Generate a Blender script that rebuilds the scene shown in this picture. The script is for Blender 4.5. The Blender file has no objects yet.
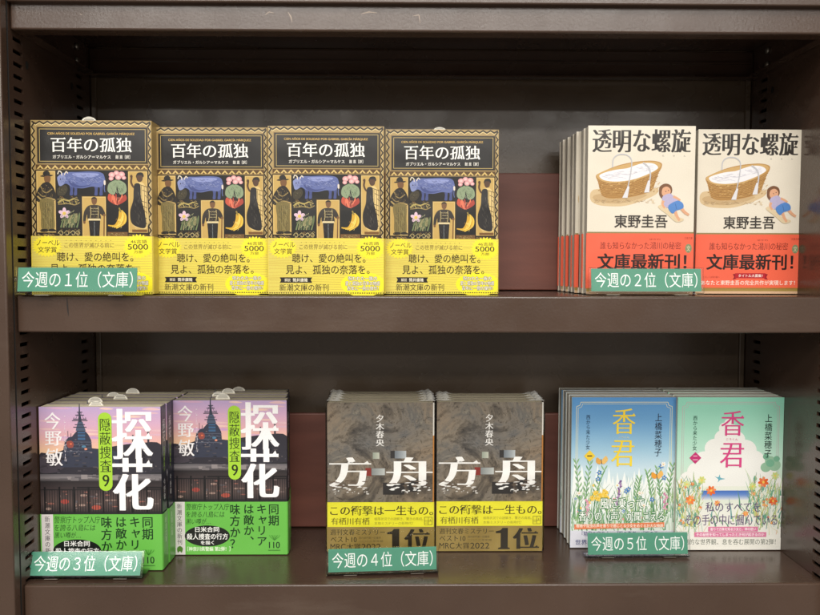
import bpy, bmesh, math, random
from mathutils import Vector, Matrix
random.seed(7)
SC = bpy.context.scene
COL = SC.collection
# ------------------------------------------------------------------ helpers
def lin(c):
    r = []
    for v in c[:3]:
        v = v / 255.0
        r.append(v / 12.92 if v <= 0.04045 else ((v + 0.055) / 1.055) ** 2.4)
    return (r[0], r[1], r[2], 1.0)

def obj(name, me, parent=None, loc=None, rot=None):
    o = bpy.data.objects.new(name, me)
    COL.objects.link(o)
    if parent is not None: o.parent = parent
    if loc is not None: o.location = loc
    if rot is not None: o.rotation_euler = rot
    return o

def tag(o, label=None, cat=None, group=None, kind=None):
    if label: o['label'] = label
    if cat: o['category'] = cat
    if group: o['group'] = group
    if kind: o['kind'] = kind
    return o

def empty(name, loc, rot=(0, 0, 0)):
    o = bpy.data.objects.new(name, None)
    COL.objects.link(o)
    o.empty_display_size = 0.02
    o.location = loc; o.rotation_euler = rot
    return o

def copy_tree(o, parent=None):
    c = o.copy(); COL.objects.link(c)
    if parent is not None: c.parent = parent
    for ch in list(o.children):
        copy_tree(ch, c)
    return c

# ------------------------------------------------------------------ materials
def new_mat(name):
    m = bpy.data.materials.new(name); m.use_nodes = True
    nt = m.node_tree
    return m, nt, nt.nodes['Principled BSDF']

def noise(nt, scale, detail=4, coord='Object', vec=None, rough=0.5, stretch=None):
    n = nt.nodes.new('ShaderNodeTexNoise')
    n.inputs['Scale'].default_value = scale
    n.inputs['Detail'].default_value = detail
    n.inputs['Roughness'].default_value = rough
    tc = nt.nodes.new('ShaderNodeTexCoord')
    src = tc.outputs[coord]
    if stretch:
        mp = nt.nodes.new('ShaderNodeMapping')
        mp.inputs['Scale'].default_value = stretch
        nt.links.new(src, mp.inputs['Vector']); src = mp.outputs[0]
    nt.links.new(src, n.inputs['Vector'])
    return n

def ramp(nt, fac, stops):
    r = nt.nodes.new('ShaderNodeValToRGB')
    e = r.color_ramp.elements
    e[0].position, e[0].color = stops[0]
    e[1].position, e[1].color = stops[-1]
    for p, c in stops[1:-1]:
        k = e.new(p); k.color = c
    nt.links.new(fac, r.inputs[0])
    return r

def bump(nt, b, height, strength, dist):
    n = nt.nodes.new('ShaderNodeBump')
    n.inputs['Strength'].default_value = strength
    n.inputs['Distance'].default_value = dist
    nt.links.new(height, n.inputs['Height'])
    nt.links.new(n.outputs[0], b.inputs['Normal'])
    return n

def metal_paint(name, c0, c1, rough=0.3, peel=0.25):
    m, nt, b = new_mat(name)
    b.inputs['Specular IOR Level'].default_value = .6
    n = noise(nt, 9, 6)
    r = ramp(nt, n.outputs['Fac'], [(0.3, lin(c0)), (0.7, lin(c1))])
    nt.links.new(r.outputs[0], b.inputs['Base Color'])
    n2 = noise(nt, 22, 5)
    r2 = ramp(nt, n2.outputs['Fac'], [(0.3, (rough - .06,) * 3 + (1,)), (0.75, (rough + .10,) * 3 + (1,))])
    nt.links.new(r2.outputs[0], b.inputs['Roughness'])
    # rubbed, dusty patches and fine horizontal wiping streaks
    n4 = noise(nt, 5, 8, rough=0.7, stretch=(.6, 1, 3)); r4 = ramp(nt, n4.outputs['Fac'], [(0.56, (0, 0, 0, 1)), (0.74, (.09, .09, .09, 1))])
    mx = nt.nodes.new('ShaderNodeMix'); mx.data_type = 'RGBA'; mx.blend_type = 'MIX'
    nt.links.new(r4.outputs[0], mx.inputs[0]); nt.links.new(r.outputs[0], mx.inputs[6]); mx.inputs[7].default_value = lin((168, 154, 140))
    nt.links.new(mx.outputs[2], b.inputs['Base Color'])
    n3 = noise(nt, 420, 2); n5 = noise(nt, 6, 2)
    ad = nt.nodes.new('ShaderNodeMath'); ad.operation = 'MULTIPLY_ADD'; ad.inputs[1].default_value = 9.0
    nt.links.new(n5.outputs['Fac'], ad.inputs[0]); nt.links.new(n3.outputs['Fac'], ad.inputs[2])
    bump(nt, b, ad.outputs[0], peel, 0.0004)
    return m

M = {}
M['steel'] = metal_paint('brown_painted_steel', (63, 47, 38), (73, 55, 45), 0.23, 0.14)
M['steel_lip'] = metal_paint('brown_painted_steel_lip', (68, 51, 41), (78, 60, 49), 0.26, 0.26)
M['back'] = metal_paint('brown_painted_back_sheet', (84, 70, 56), (95, 80, 65), 0.25, 0.14)
M['hole'] = new_mat('slot_shade_black')[0]  # near-black, the shade inside slots and holes put into the colour
M['hole'].node_tree.nodes['Principled BSDF'].inputs['Base Color'].default_value = (0.006, 0.005, 0.004, 1)
M['hole'].node_tree.nodes['Principled BSDF'].inputs['Roughness'].default_value = 0.8
m, nt, b = new_mat('zinc_screw')
b.inputs['Base Color'].default_value = lin((170, 165, 155)); b.inputs['Metallic'].default_value = 0.9
n = noise(nt, 300, 2); r = ramp(nt, n.outputs['Fac'], [(0.3, (.25,) * 3 + (1,)), (0.7, (.45,) * 3 + (1,))]); nt.links.new(r.outputs[0], b.inputs['Roughness'])
M['screw'] = m
m, nt, b = new_mat('reddish_brown_board')
n = noise(nt, 14, 6, stretch=(1, 1, 6)); r = ramp(nt, n.outputs['Fac'], [(0.25, lin((104, 60, 49))), (0.75, lin((122, 72, 59)))])
nt.links.new(r.outputs[0], b.inputs['Base Color']); b.inputs['Roughness'].default_value = 0.5
n2 = noise(nt, 500, 2); bump(nt, b, n2.outputs['Fac'], 0.2, 0.0003)
M['board'] = m

def print_mat(name, rough, coat=0.0, wave=0.35):
    m, nt, b = new_mat(name)
    a = nt.nodes.new('ShaderNodeVertexColor'); a.layer_name = 'Print'
    n = noise(nt, 1400, 3)
    mx = nt.nodes.new('ShaderNodeMix'); mx.data_type = 'RGBA'; mx.blend_type = 'MULTIPLY'
    mx.inputs[0].default_value = 1.0
    r = ramp(nt, n.outputs['Fac'], [(0.3, (.90,) * 3 + (1,)), (0.7, (1.0,) * 3 + (1,))])
    nt.links.new(a.outputs[0], mx.inputs[6]); nt.links.new(r.outputs[0], mx.inputs[7])
    nt.links.new(mx.outputs[2], b.inputs['Base Color'])
    b.inputs['Roughness'].default_value = rough
    b.inputs['Specular IOR Level'].default_value = .38
    b.inputs['Coat Weight'].default_value = coat
    b.inputs['Coat Roughness'].default_value = 0.12
    n2 = noise(nt, 16, 2)
    bump(nt, b, n2.outputs['Fac'], wave, 0.004)
    return m
M['print'] = print_mat('coated_cover_print', 0.36, 0.16, 0.6)
M['card'] = print_mat('printed_card', 0.5, 0.0, 0.1)
m, nt, b = new_mat('cream_page_edges')
n = noise(nt, 9, 3, stretch=(6, 900, 6)); r = ramp(nt, n.outputs['Fac'], [(0.28, lin((176, 162, 130))), (0.55, lin((216, 205, 176))), (0.8, lin((228, 219, 194)))])
nt.links.new(r.outputs[0], b.inputs['Base Color']); b.inputs['Roughness'].default_value = 0.85
bump(nt, b, n.outputs['Fac'], 0.5, 0.0006)
M['pages'] = m
m, nt, b = new_mat('white_page_edges')
n = noise(nt, 9, 3, stretch=(6, 900, 6)); r = ramp(nt, n.outputs['Fac'], [(0.28, lin((190, 182, 164))), (0.6, lin((232, 227, 214)))])
nt.links.new(r.outputs[0], b.inputs['Base Color']); b.inputs['Roughness'].default_value = 0.85
bump(nt, b, n.outputs['Fac'], 0.5, 0.0006)
M['pages_white'] = m
# mottled rock-like cover print, colours of the printed picture itself
m, nt, b = new_mat('mottled_rock_print')
n = noise(nt, 20, 9, rough=0.68); n.inputs['Distortion'].default_value = 1.6
r = ramp(nt, n.outputs['Fac'], [(0.32, lin((64, 62, 62))), (0.43, lin((122, 112, 100))), (0.51, lin((166, 154, 138))), (0.58, lin((132, 128, 122))), (0.70, lin((206, 194, 172)))])
n2 = noise(nt, 13, 4); r2 = ramp(nt, n2.outputs['Fac'], [(0.35, lin((150, 162, 180))), (0.5, lin((196, 194, 190))), (0.66, lin((222, 204, 182)))])
mx = nt.nodes.new('ShaderNodeMix'); mx.data_type = 'RGBA'; mx.blend_type = 'MULTIPLY'; mx.inputs[0].default_value = 0.8
nt.links.new(r.outputs[0], mx.inputs[6]); nt.links.new(r2.outputs[0], mx.inputs[7])
n3 = noise(nt, 110, 8, rough=0.7); n3.inputs['Distortion'].default_value = 3.0
r3 = ramp(nt, n3.outputs['Fac'], [(0.36, (.30, .28, .27, 1)), (0.45, (1, 1, 1, 1))])
mx2 = nt.nodes.new('ShaderNodeMix'); mx2.data_type = 'RGBA'; mx2.blend_type = 'MULTIPLY'; mx2.inputs[0].default_value = 0.85
nt.links.new(mx.outputs[2], mx2.inputs[6]); nt.links.new(r3.outputs[0], mx2.inputs[7])
nt.links.new(mx2.outputs[2], b.inputs['Base Color']); b.inputs['Roughness'].default_value = 0.4
M['rock'] = m
def film(name, tint, base, bscale, bstr):
    m = bpy.data.materials.new(name); m.use_nodes = True
    nt = m.node_tree; nt.nodes.clear()
    out = nt.nodes.new('ShaderNodeOutputMaterial'); mix = nt.nodes.new('ShaderNodeMixShader')
    tr = nt.nodes.new('ShaderNodeBsdfTransparent'); gl = nt.nodes.new('ShaderNodeBsdfGlossy')
    tr.inputs[0].default_value = tint; gl.inputs['Roughness'].default_value = 0.04
    fr = nt.nodes.new('ShaderNodeFresnel'); fr.inputs[0].default_value = base
    if bstr == 0: gl.inputs['Roughness'].default_value = .085
    n = noise(nt, bscale, 3); bp = nt.nodes.new('ShaderNodeBump'); bp.inputs['Strength'].default_value = bstr; bp.inputs['Distance'].default_value = 0.003
    nt.links.new(n.outputs['Fac'], bp.inputs['Height'])
    if bstr: nt.links.new(bp.outputs[0], gl.inputs['Normal']); nt.links.new(bp.outputs[0], fr.inputs['Normal'])
    nt.links.new(fr.outputs[0], mix.inputs[0]); nt.links.new(tr.outputs[0], mix.inputs[1]); nt.links.new(gl.outputs[0], mix.inputs[2])
    nt.links.new(mix.outputs[0], out.inputs[0])
    return m
M['film'] = film('clear_shrink_film', (.995, .995, .99, 1), 1.22, 60, 0.35)
mm = M['film'].copy(); mm.name = 'crinkled_film_seal'
_n = mm.node_tree; _o = [x for x in _n.nodes if x.type == 'OUTPUT_MATERIAL'][0]; _sh = [x for x in _n.nodes if x.type == 'MIX_SHADER'][0]
_d = _n.nodes.new('ShaderNodeBsdfDiffuse'); _d.inputs[0].default_value = (.75, .75, .72, 1); _m2 = _n.nodes.new('ShaderNodeMixShader'); _m2.inputs[0].default_value = .38  # white diffuse share paints the pale highlights of the film fins
_n.links.new(_sh.outputs[0], _m2.inputs[1]); _n.links.new(_d.outputs[0], _m2.inputs[2]); _n.links.new(_m2.outputs[0], _o.inputs[0])
M['film_seal'] = mm
M['acrylic'] = film('clear_acrylic', (.995, .995, .995, 1), 1.32, 9, 0)

# ------------------------------------------------------------------ lettering
_tc = bpy.data.curves.new('lettering_source', 'FONT')
_to = bpy.data.objects.new('lettering_source', _tc); COL.objects.link(_to)
_fc = bpy.data.curves.new('lettering_fill', 'CURVE'); _fc.dimensions = '2D'; _fc.fill_mode = 'BOTH'
_fo = bpy.data.objects.new('lettering_fill', _fc); COL.objects.link(_fo)

def outlines(body):
    _tc.body = body
    dg = bpy.context.evaluated_depsgraph_get(); dg.update()
    ev = _to.evaluated_get(dg)
    cu = ev.to_curve(dg)
    res = []
    for s in cu.splines:
        bp = s.bezier_points; k = len(bp); pts = []
        for i in range(k):
            a, b2 = bp[i], bp[(i + 1) % k]
            p0, p1, p2, p3 = a.co.xy, a.handle_right.xy, b2.handle_left.xy, b2.co.xy
            pts.append(p0.copy())
            ch = (p3 - p0)
            L = ch.length
            if L < 1e-6: pts.pop(); continue
            d1 = abs(ch.x * (p1 - p0).y - ch.y * (p1 - p0).x) / L
            d2 = abs(ch.x * (p2 - p0).y - ch.y * (p2 - p0).x) / L
            if max(d1, d2) > 0.004:
                st = 3 if L < 0.15 else 6
                for j in range(1, st):
                    t = j / st; u = 1 - t
                    pts.append(p0 * u ** 3 + p1 * 3 * u * u * t + p2 * 3 * u * t * t + p3 * t ** 3)
        if len(pts) > 2: res.append(pts)
    ev.to_curve_clear()
    return res

def area(p):
    return sum(p[i].x * p[(i + 1) % len(p)].y - p[(i + 1) % len(p)].x * p[i].y for i in range(len(p))) / 2

def inset(loops, ax, ay):
    """move outlines along their normals: ax on vertical strokes, ay on horizontal ones (outer loops clockwise or not)"""
    out = []
    if not loops: return out
    big = max(loops, key=lambda p: abs(area(p)))
    sgn = 1 if area(big) > 0 else -1
    for p in loops:
        k = len(p); q = []
        for i in range(k):
            e1 = p[i] - p[i - 1]; e2 = p[(i + 1) % k] - p[i]
            if e1.length < 1e-7 or e2.length < 1e-7: q.append(p[i].copy()); continue
            n1 = Vector((e1.y, -e1.x)).normalized() * sgn
            n2 = Vector((e2.y, -e2.x)).normalized() * sgn
            o1 = ax * n1.x ** 2 + ay * n1.y ** 2; o2 = ax * n2.x ** 2 + ay * n2.y ** 2
            det = n1.x * n2.y - n1.y * n2.x
            if abs(det) < 0.35:
                n = (n1 + n2)
                n = n.normalized() if n.length > 1e-6 else n1
                d = n * (o1 + o2) / 2
            else:
                d = Vector(((o1 * n2.y - o2 * n1.y) / det, (n1.x * o2 - n2.x * o1) / det))
            lim = 2.2 * max(abs(ax), abs(ay))
            if d.length > lim: d = d * (lim / d.length)
            q.append(p[i] + d)
        out.append(q)
    return out

def serifs(loops):
    tri = []
    for p in loops:
        k = len(p)
        for i in range(k):
            a, b2 = p[i], p[(i + 1) % k]
            e = b2 - a
            if not (0.045 < e.length < 0.085) or abs(e.x) > 0.012: continue
            e0 = a - p[i - 1]; e1 = p[(i + 2) % k] - b2
            if min(e0.length, e1.length) < 0.16: continue
            if abs(e0.y) > 0.1 * e0.length or abs(e1.y) > 0.1 * e1.length: continue
            if e0.x > 0 and e1.x < 0:
                x = a.x; yt = max(a.y, b2.y); yb = min(a.y, b2.y)
                tri.append([Vector((x + .012, yb + .018)), Vector((x - .125, yt - .02)), Vector((x - .045, yt + .055))])
    return tri

def fill(loops):
    _fc.splines.clear()
    for p in loops:
        s = _fc.splines.new('POLY'); s.points.add(len(p) - 1)
        for i, v in enumerate(p): s.points[i].co = (v.x, v.y, 0, 1)
        s.use_cyclic_u = True
    dg = bpy.context.evaluated_depsgraph_get(); dg.update()
    ev = _fo.evaluated_get(dg); me = ev.to_mesh()
    vs = [v.co.xy.copy() for v in me.vertices]; fs = [list(f.vertices) for f in me.polygons]
    ev.to_mesh_clear()
    return vs, fs

_x2 = lambda d: ((-d, 0), (d, 0))
_x3 = lambda d: ((-d, 0), (0, 0), (d, 0))
_ring = lambda d: tuple((d * math.cos(i * math.pi / 4), d * math.sin(i * math.pi / 4)) for i in range(8))
STY = {'thin': (-.004, -.004, None), 'reg': (0, 0, None), 'med': (0, 0, ((-.007, .005), (.007, -.005))), 'bold': (0, 0, ((-.015, -.010), (-.015, .010), (.015, -.010), (.015, .010))),
       'heavy': (0, 0, ((-.026, -.016), (-.026, .016), (0, 0), (.026, -.016), (.026, .016))), 'fat': (0, 0, _ring(.05)), 'fat2': (0, 0, _ring(.075)),
       'block': (0, .0, ((-.12, 0), (-.08, 0), (-.04, 0), (0, 0), (.04, 0), (.08, 0), (.12, 0))),
       'ming': (0, -.007, _x2(.005)), 'mingb': (0, -.005, _x3(.015)), 'mingh': (0, -.007, ((-.036, 0), (-.012, 0), (.012, 0), (.036, 0))),
       'mingx': (-.002, -.016, ((-.042, 0), (-.021, 0), (0, 0), (.021, 0), (.042, 0)))}
_gc = {}
def glyphs(body, sty):
    """outline mesh of a line of lettering: points and a list of face groups (each group lies on its own sheet)"""
    key = (body, sty)
    if key not in _gc:
        lo = outlines(body)
        ax, ay, cp = STY[sty]
        ser = serifs(lo) if sty.startswith('ming') else []
        lo2 = inset(lo, ax, ay) if (ax or ay) else lo
        v0, f0 = fill(lo2) if lo2 else ([], [])
        vs, gr = [], []
        for dx, dy in (cp or ((0, 0),)):
            b = len(vs); vs += [Vector((v.x + dx, v.y + dy)) for v in v0]; gr.append([[b + i for i in f] for f in f0])
        sf = []
        for t in ser:
            sf.append([len(vs), len(vs) + 1, len(vs) + 2]); vs += t
        if sf: gr.append(sf)
        _gc[key] = (vs, gr)
    return _gc[key]

# ------------------------------------------------------------------ flat print: shapes in units (0..100 across the cover, y down)
class Print:
    STEP = 4e-6
    def __init__(s, W, H):
        s.W, s.H = W, H; s.k = W / 100.0
        s.vs = []; s.fs = []; s.cs = []; s.ms = []; s.z = 0
    def add(s, pts, faces, col, m=0, up=1.0):
        s.z += up
        b = len(s.vs)
        for u, v in pts: s.vs.append((u, v, s.z))
        for f in faces:
            s.fs.append([b + i for i in f])
            s.cs.append([lin(col(*pts[i])) if callable(col) else lin(col) for i in f])
            s.ms.append(m)
    def poly(s, pts, col, m=0):
        lo = [[Vector(p) for p in pts]]
        vs, fs = fill([[Vector((p[0] / 100, p[1] / 100)) for p in pts]])
        s.add([(v.x * 100, v.y * 100) for v in vs], fs, col, m)
    def blob(s, pts, col, n=5):
        s.poly(smooth(pts, n), col)
    def rect(s, x0, y0, x1, y1, col, nx=1, ny=1, m=0):
        pts = [(x0 + (x1 - x0) * i / nx, y0 + (y1 - y0) * j / ny) for j in range(ny + 1) for i in range(nx + 1)]
        fs = [[j * (nx + 1) + i, j * (nx + 1) + i + 1, (j + 1) * (nx + 1) + i + 1, (j + 1) * (nx + 1) + i] for j in range(ny) for i in range(nx)]
        s.add(pts, fs, col, m)
    def ell(s, cx, cy, rx, ry, col, n=24, rot=0, rim=None):
        c, q = math.cos(rot), math.sin(rot)
        pts = [(cx, cy)]
        for i in range(n):
            a = 2 * math.pi * i / n; x, y = rx * math.cos(a), ry * math.sin(a)
            pts.append((cx + c * x - q * y, cy + q * x + c * y))
        fs = [[0, 1 + i, 1 + (i + 1) % n] for i in range(n)]
        if rim is None: s.add(pts, fs, col)
        else: s.add(pts, fs, lambda u, v: col if (u, v) == (cx, cy) else rim)
    def star(s, cx, cy, r0, r1, n, col, ry=1.0):
        pts = [(cx + (r0 if i % 2 else r1) * math.cos(math.pi * i / n), cy + ry * (r0 if i % 2 else r1) * math.sin(math.pi * i / n)) for i in range(2 * n)]
        s.poly(pts, col)
    def line(s, pts, w, col, w1=None, up=1.0):
        k = len(pts); w1 = w if w1 is None else w1; vs = []
        for i, p in enumerate(pts):
            a = pts[max(i - 1, 0)]; b = pts[min(i + 1, k - 1)]
            dx, dy = b[0] - a[0], b[1] - a[1]; L = math.hypot(dx, dy) or 1
            ww = (w + (w1 - w) * i / max(k - 1, 1)) / 2
            vs += [(p[0] - dy / L * ww, p[1] + dx / L * ww), (p[0] + dy / L * ww, p[1] - dx / L * ww)]
        s.add(vs, [[2 * i, 2 * i + 1, 2 * i + 3, 2 * i + 2] for i in range(k - 1)], col, 0, up)
    def mark(s): return len(s.vs)
    def grow(s, i0, cx, cy, fx, fy):
        for i in range(i0, len(s.vs)):
            u, v, l = s.vs[i]; s.vs[i] = (cx + (u - cx) * fx, cy + (v - cy) * fy, l)
    def frame(s, x0, y0, x1, y1, w, col):
        s.rect(x0, y0, x1, y0 + w, col); s.rect(x0, y1 - w, x1, y1, col)
        s.rect(x0, y0 + w, x0 + w, y1 - w, col); s.rect(x1 - w, y0 + w, x1, y1 - w, col)
    def text(s, body, x0, y0, x1, y1, col, sty='reg', slant=0.0, ink=None, cut=None):
        vs, gr = glyphs(body, sty)
        if not vs: return
        rv = glyphs(body, ink)[0] if ink else vs
        ax, bx = min(v.x for v in rv), max(v.x for v in rv); ay, by = min(v.y for v in rv), max(v.y for v in rv)
        pts = []
        for v in vs:
            t = (v.y - ay) / (by - ay)
            pts.append((x0 + (v.x - ax) / (bx - ax) * (x1 - x0) + slant * t * (y1 - y0), y1 - t * (y1 - y0)))
        for fs in gr: s.add(pts, fs, col, 0, .5)
    def outl(s, body, x0, y0, x1, y1, col, edge, sty='med', fat='fat'):
        s.text(body, x0, y0, x1, y1, edge, fat, ink=sty)
        s.text(body, x0, y0, x1, y1, col, sty)
    def vtext(s, body, cx, y0, y1, w, col, sty='reg', edge=None):
        n = len(body); ch = (y1 - y0) / n
        for i, c in enumerate(body):
            if c == ' ': continue
            for st, cl in (([(('fat2' if edge else None), edge)] if edge else []) + [(sty, col)]):
                vs, gr = glyphs(c, st)
                pts = []
                for v in vs:
                    x, y = v.x - .5, v.y - .38
                    if c == 'ー': x, y = -y, -x
                    if c in '、。': x, y = x + .6, y + .58
                    if c in 'ャッュョ': x, y = x + .08, y + .08
                    if c.isascii(): x = v.x - .31
                    pts.append((cx + x * w, y0 + ch * (i + .5) - y * ch * 1.0))
                for fs in gr: s.add(pts, fs, cl, 0, .5)

def smooth(pts, n=5):
    out = []; k = len(pts)
    for i in range(k):
        p0, p1, p2, p3 = pts[i - 1], pts[i], pts[(i + 1) % k], pts[(i + 2) % k]
        for j in range(n):
            t = j / n
            out.append(tuple(0.5 * (2 * p1[a] + (p2[a] - p0[a]) * t + (2 * p0[a] - 5 * p1[a] + 4 * p2[a] - p3[a]) * t * t + (3 * p1[a] - p0[a] - 3 * p2[a] + p3[a]) * t ** 3) for a in (0, 1)))
    return out

def curve(pts, n=6):
    ext = [pts[0]] + list(pts) + [pts[-1]]; out = []
    for i in range(1, len(ext) - 2):
        p0, p1, p2, p3 = ext[i - 1], ext[i], ext[i + 1], ext[i + 2]
        for j in range(n):
            t = j / n
            out.append(tuple(0.5 * (2 * p1[a] + (p2[a] - p0[a]) * t + (2 * p0[a] - 5 * p1[a] + 4 * p2[a] - p3[a]) * t * t + (3 * p1[a] - p0[a] - 3 * p2[a] + p3[a]) * t ** 3) for a in (0, 1)))
    out.append(tuple(pts[-1]))
    return out

def mixc(a, b, t):
    t = max(0, min(1, t)); return tuple(a[i] + (b[i] - a[i]) * t for i in range(3))
def vgrad(stops):
    def f(u, v):
        for (v0, c0), (v1, c1) in zip(stops, stops[1:]):
            if v <= v1: return mixc(c0, c1, (v - v0) / (v1 - v0))
        return stops[-1][1]
    return f

# ------------------------------------------------------------------ a book
def wrap_path(W, T, o, fl, flap):
    w = W / 2; r = 0.0016
    p = [(-w + flap, fl), (-w - o + .0003, fl), (-w - o, fl * .5), (-w - o + .0002, -o)]
    p += [(w - r, -o)] + [(w - r + (r + o) * math.sin(a), r - (r + o) * math.cos(a)) for a in (math.pi / 8, math.pi / 4, 3 * math.pi / 8)] + [(w + o, r)]
    p += [(w + o, T - r)] + [(w - r + (r + o) * math.cos(a), T - r + (r + o) * math.sin(a)) for a in (math.pi / 8, math.pi / 4, 3 * math.pi / 8)] + [(w - r, T + o)]
    p += [(-w - o + .0002, T + o), (-w - o, T - fl * .5), (-w - o + .0003, T - fl), (-w + flap, T - fl)]
    return p

def wrap_mesh(name, W, T, z0, z1, o, pr, top, cfront, cspine, cback, mats, spine=None, frontmat=0):
    """folded paper jacket or band; pr = Print on the front, top = height of the print's v=0"""
    me = bpy.data.meshes.new(name)
    path = wrap_path(W, T, o, 0.0007, 0.03)
    vs, fs, cs, ms = [], [], [], []
    for x, y in path: vs += [(x, y, z0), (x, y, z1)]
    for i in range(len(path) - 1):
        fs.append([2 * i, 2 * i + 2, 2 * i + 3, 2 * i + 1])
        c = cfront if i < 4 else (cspine if i < 12 else cback)
        cs.append([lin(c)] * 4); ms.append(frontmat if 2 <= i <= 3 else 0)
    k = pr.k; b = len(vs); st = min(Print.STEP, 0.0004 / max(pr.z, 1))
    for u, v, l in pr.vs:
        vs.append(((min(99.8, max(.15, u)) - 50) * k, -o - 2e-5 - l * st, top - v * k))
    for f, c, mm in zip(pr.fs, pr.cs, pr.ms):
        fs.append([b + i for i in f]); cs.append(c); ms.append(mm)
    if spine:   # print on the spine (units mm across the thickness, 0 = front edge)
        b = len(vs); k2 = 0.001
        for u, v, l in spine.vs: vs.append((W / 2 + o + 2e-5 + l * Print.STEP, u * k2, top - v * k2))
        for f, c, mm in zip(spine.fs, spine.cs, spine.ms):
            fs.append([b + i for i in f]); cs.append(c); ms.append(mm)
    me.from_pydata(vs, [], fs)
    at = me.color_attributes.new('Print', 'FLOAT_COLOR', 'CORNER')
    for p, c in zip(me.polygons, cs):
        for j in range(p.loop_total): at.data[p.loop_start + j].color = c[j]
    for m in mats: me.materials.append(m)
    for p, m in zip(me.polygons, ms): p.material_index = m
    # printed faces must look outwards (-y)
    bm = bmesh.new(); bm.from_mesh(me)
    bmesh.ops.delete(bm, geom=[v for v in bm.verts if not v.link_faces], context='VERTS')
    for f in bm.faces:
        if f.calc_center_median().y < 0 and f.normal.y > 0.5: f.normal_flip()
    bm.to_mesh(me); bm.free()
    return me

def box_mesh(name, x0, x1, y0, y1, z0, z1, mat, bev=0.0, seg=2):
    bm = bmesh.new()
    bmesh.ops.create_cube(bm, size=1)
    for v in bm.verts:
        v.co = ((x0 + x1) / 2 + v.co.x * (x1 - x0), (y0 + y1) / 2 + v.co.y * (y1 - y0), (z0 + z1) / 2 + v.co.z * (z1 - z0))
    if bev: bmesh.ops.bevel(bm, geom=bm.edges[:], offset=bev, segments=seg, profile=0.5, affect='EDGES')
    me = bpy.data.meshes.new(name); bm.to_mesh(me); bm.free()
    me.materials.append(mat)
    return me

def slip_mesh(r=0.0070):
    """half-moon top of the sales slip tucked into the pages"""
    pr = Print(0.018, 0.02)
    me = bpy.data.meshes.new('sales_slip')
    n = 16; t = 0.0003; vs = []; fs = []
    out = [(-r, -0.012), (r, -0.012)] + [(r * math.cos(math.pi * i / n), r * .78 * math.sin(math.pi * i / n)) for i in range(n + 1)]
    for y in (0, t): vs += [(x, y, z) for x, z in out]
    k = len(out)
    fs.append(list(range(k))); fs.append([k + i for i in reversed(range(k))])
    for i in range(k): fs.append([i, k + i, k + (i + 1) % k, (i + 1) % k])
    cs = [[lin((232, 228, 216))] * len(f) for f in fs]
    pr.rect(-3.4, -4.6, 3.4, -4.0, (150, 148, 140)); pr.rect(-4.4, -3.2, 4.4, -2.4, (130, 128, 122)); pr.rect(-5, -1.6, 5, -.9, (160, 156, 148))
    b = len(vs)
    for u, v, l in pr.vs: vs.append((u * .001, -2e-5 - l * 4e-6, -v * .001))
    for f, c in zip(pr.fs, pr.cs): fs.append([b + i for i in f]); cs.append(c)
    me.from_pydata(vs, [], fs)
    at = me.color_attributes.new('Print', 'FLOAT_COLOR', 'CORNER')
    for p, c in zip(me.polygons, cs):
        for j in range(p.loop_total): at.data[p.loop_start + j].color = c[j]
    me.materials.append(M['card'])
    return me

def make_book(kind, W, H, T, cover, band, band_h, band_z, ccol, bcol, pagemat, slip=None, covermat=None, spine=None, bspine=None, wrapfilm=False):
    root = empty(kind, (0, 0, 0))
    mats = [M['print']] + ([covermat] if covermat else [])
    obj('cover', wrap_mesh('cover', W, T, 0.0, H, 0.0, cover, H, *ccol, mats, spine, 1 if covermat else 0), root)
    if band:
        obj('paper_band', wrap_mesh('paper_band', W, T, band_z, band_h, 0.0007, band, H, *bcol, [M['print']], bspine), root)
    obj('page_block', box_mesh('page_block', -W / 2 + .0009, W / 2 - .0012, .0010, T - .0010, .0004, H - .0002, pagemat), root)
    if slip is not None:
        s = obj('sales_slip', slip_mesh(), root, (slip, T * .45, H))
    if wrapfilm:
        bm = bmesh.new(); e = .0014
        bmesh.ops.create_cube(bm, size=1)
        for v in bm.verts: v.co = (v.co.x * (W + 2 * e), T / 2 - .0004 + v.co.y * (T + .0024), H / 2 + e * .4 + v.co.z * (H + .0012))
        bmesh.ops.delete(bm, geom=[f for f in bm.faces if abs(f.normal.z) > .5], context='FACES')
        # sealed, crinkled corners standing up at the top
        for sx in (-1, 1):
            xs = [sx * (W / 2 + e * .6 - .0035 * i) for i in range(6)]
            hs = [.0006, .0032, .0016, .0024, .0008, .0003]
            rng = random.Random(3 + sx)
            lo = [bm.verts.new((x, T * .35 + rng.uniform(-.001, .001), H + .0008)) for x in xs]
            hi = [bm.verts.new((x, T * .35 + rng.uniform(-.003, .003), H + .0008 + h)) for x, h in zip(xs, hs)]
            for i in range(5): bm.faces.new((lo[i], lo[i + 1], hi[i + 1], hi[i])).material_index = 1
        me = bpy.data.meshes.new('shrink_wrap'); bm.to_mesh(me); bm.free(); me.materials.append(M['film']); me.materials.append(M['film_seal'])
        obj('shrink_wrap', me, root)
    return root

# ------------------------------------------------------------------ sizes (metres) of the five kinds of paperback
WY, HY, TY = .1045, .1510, .0250
WT, HT, TT = .0993, .1547, .0160
WN, HN, TN = .1105, .1510, .0165
WK, HK, TK = .1045, .1480, .0130
WR, HR, TR = .1055, .1525, .0145
TAN = (172, 146, 94); INK = (34, 29, 25); GOLD = (214, 184, 112)

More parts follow.
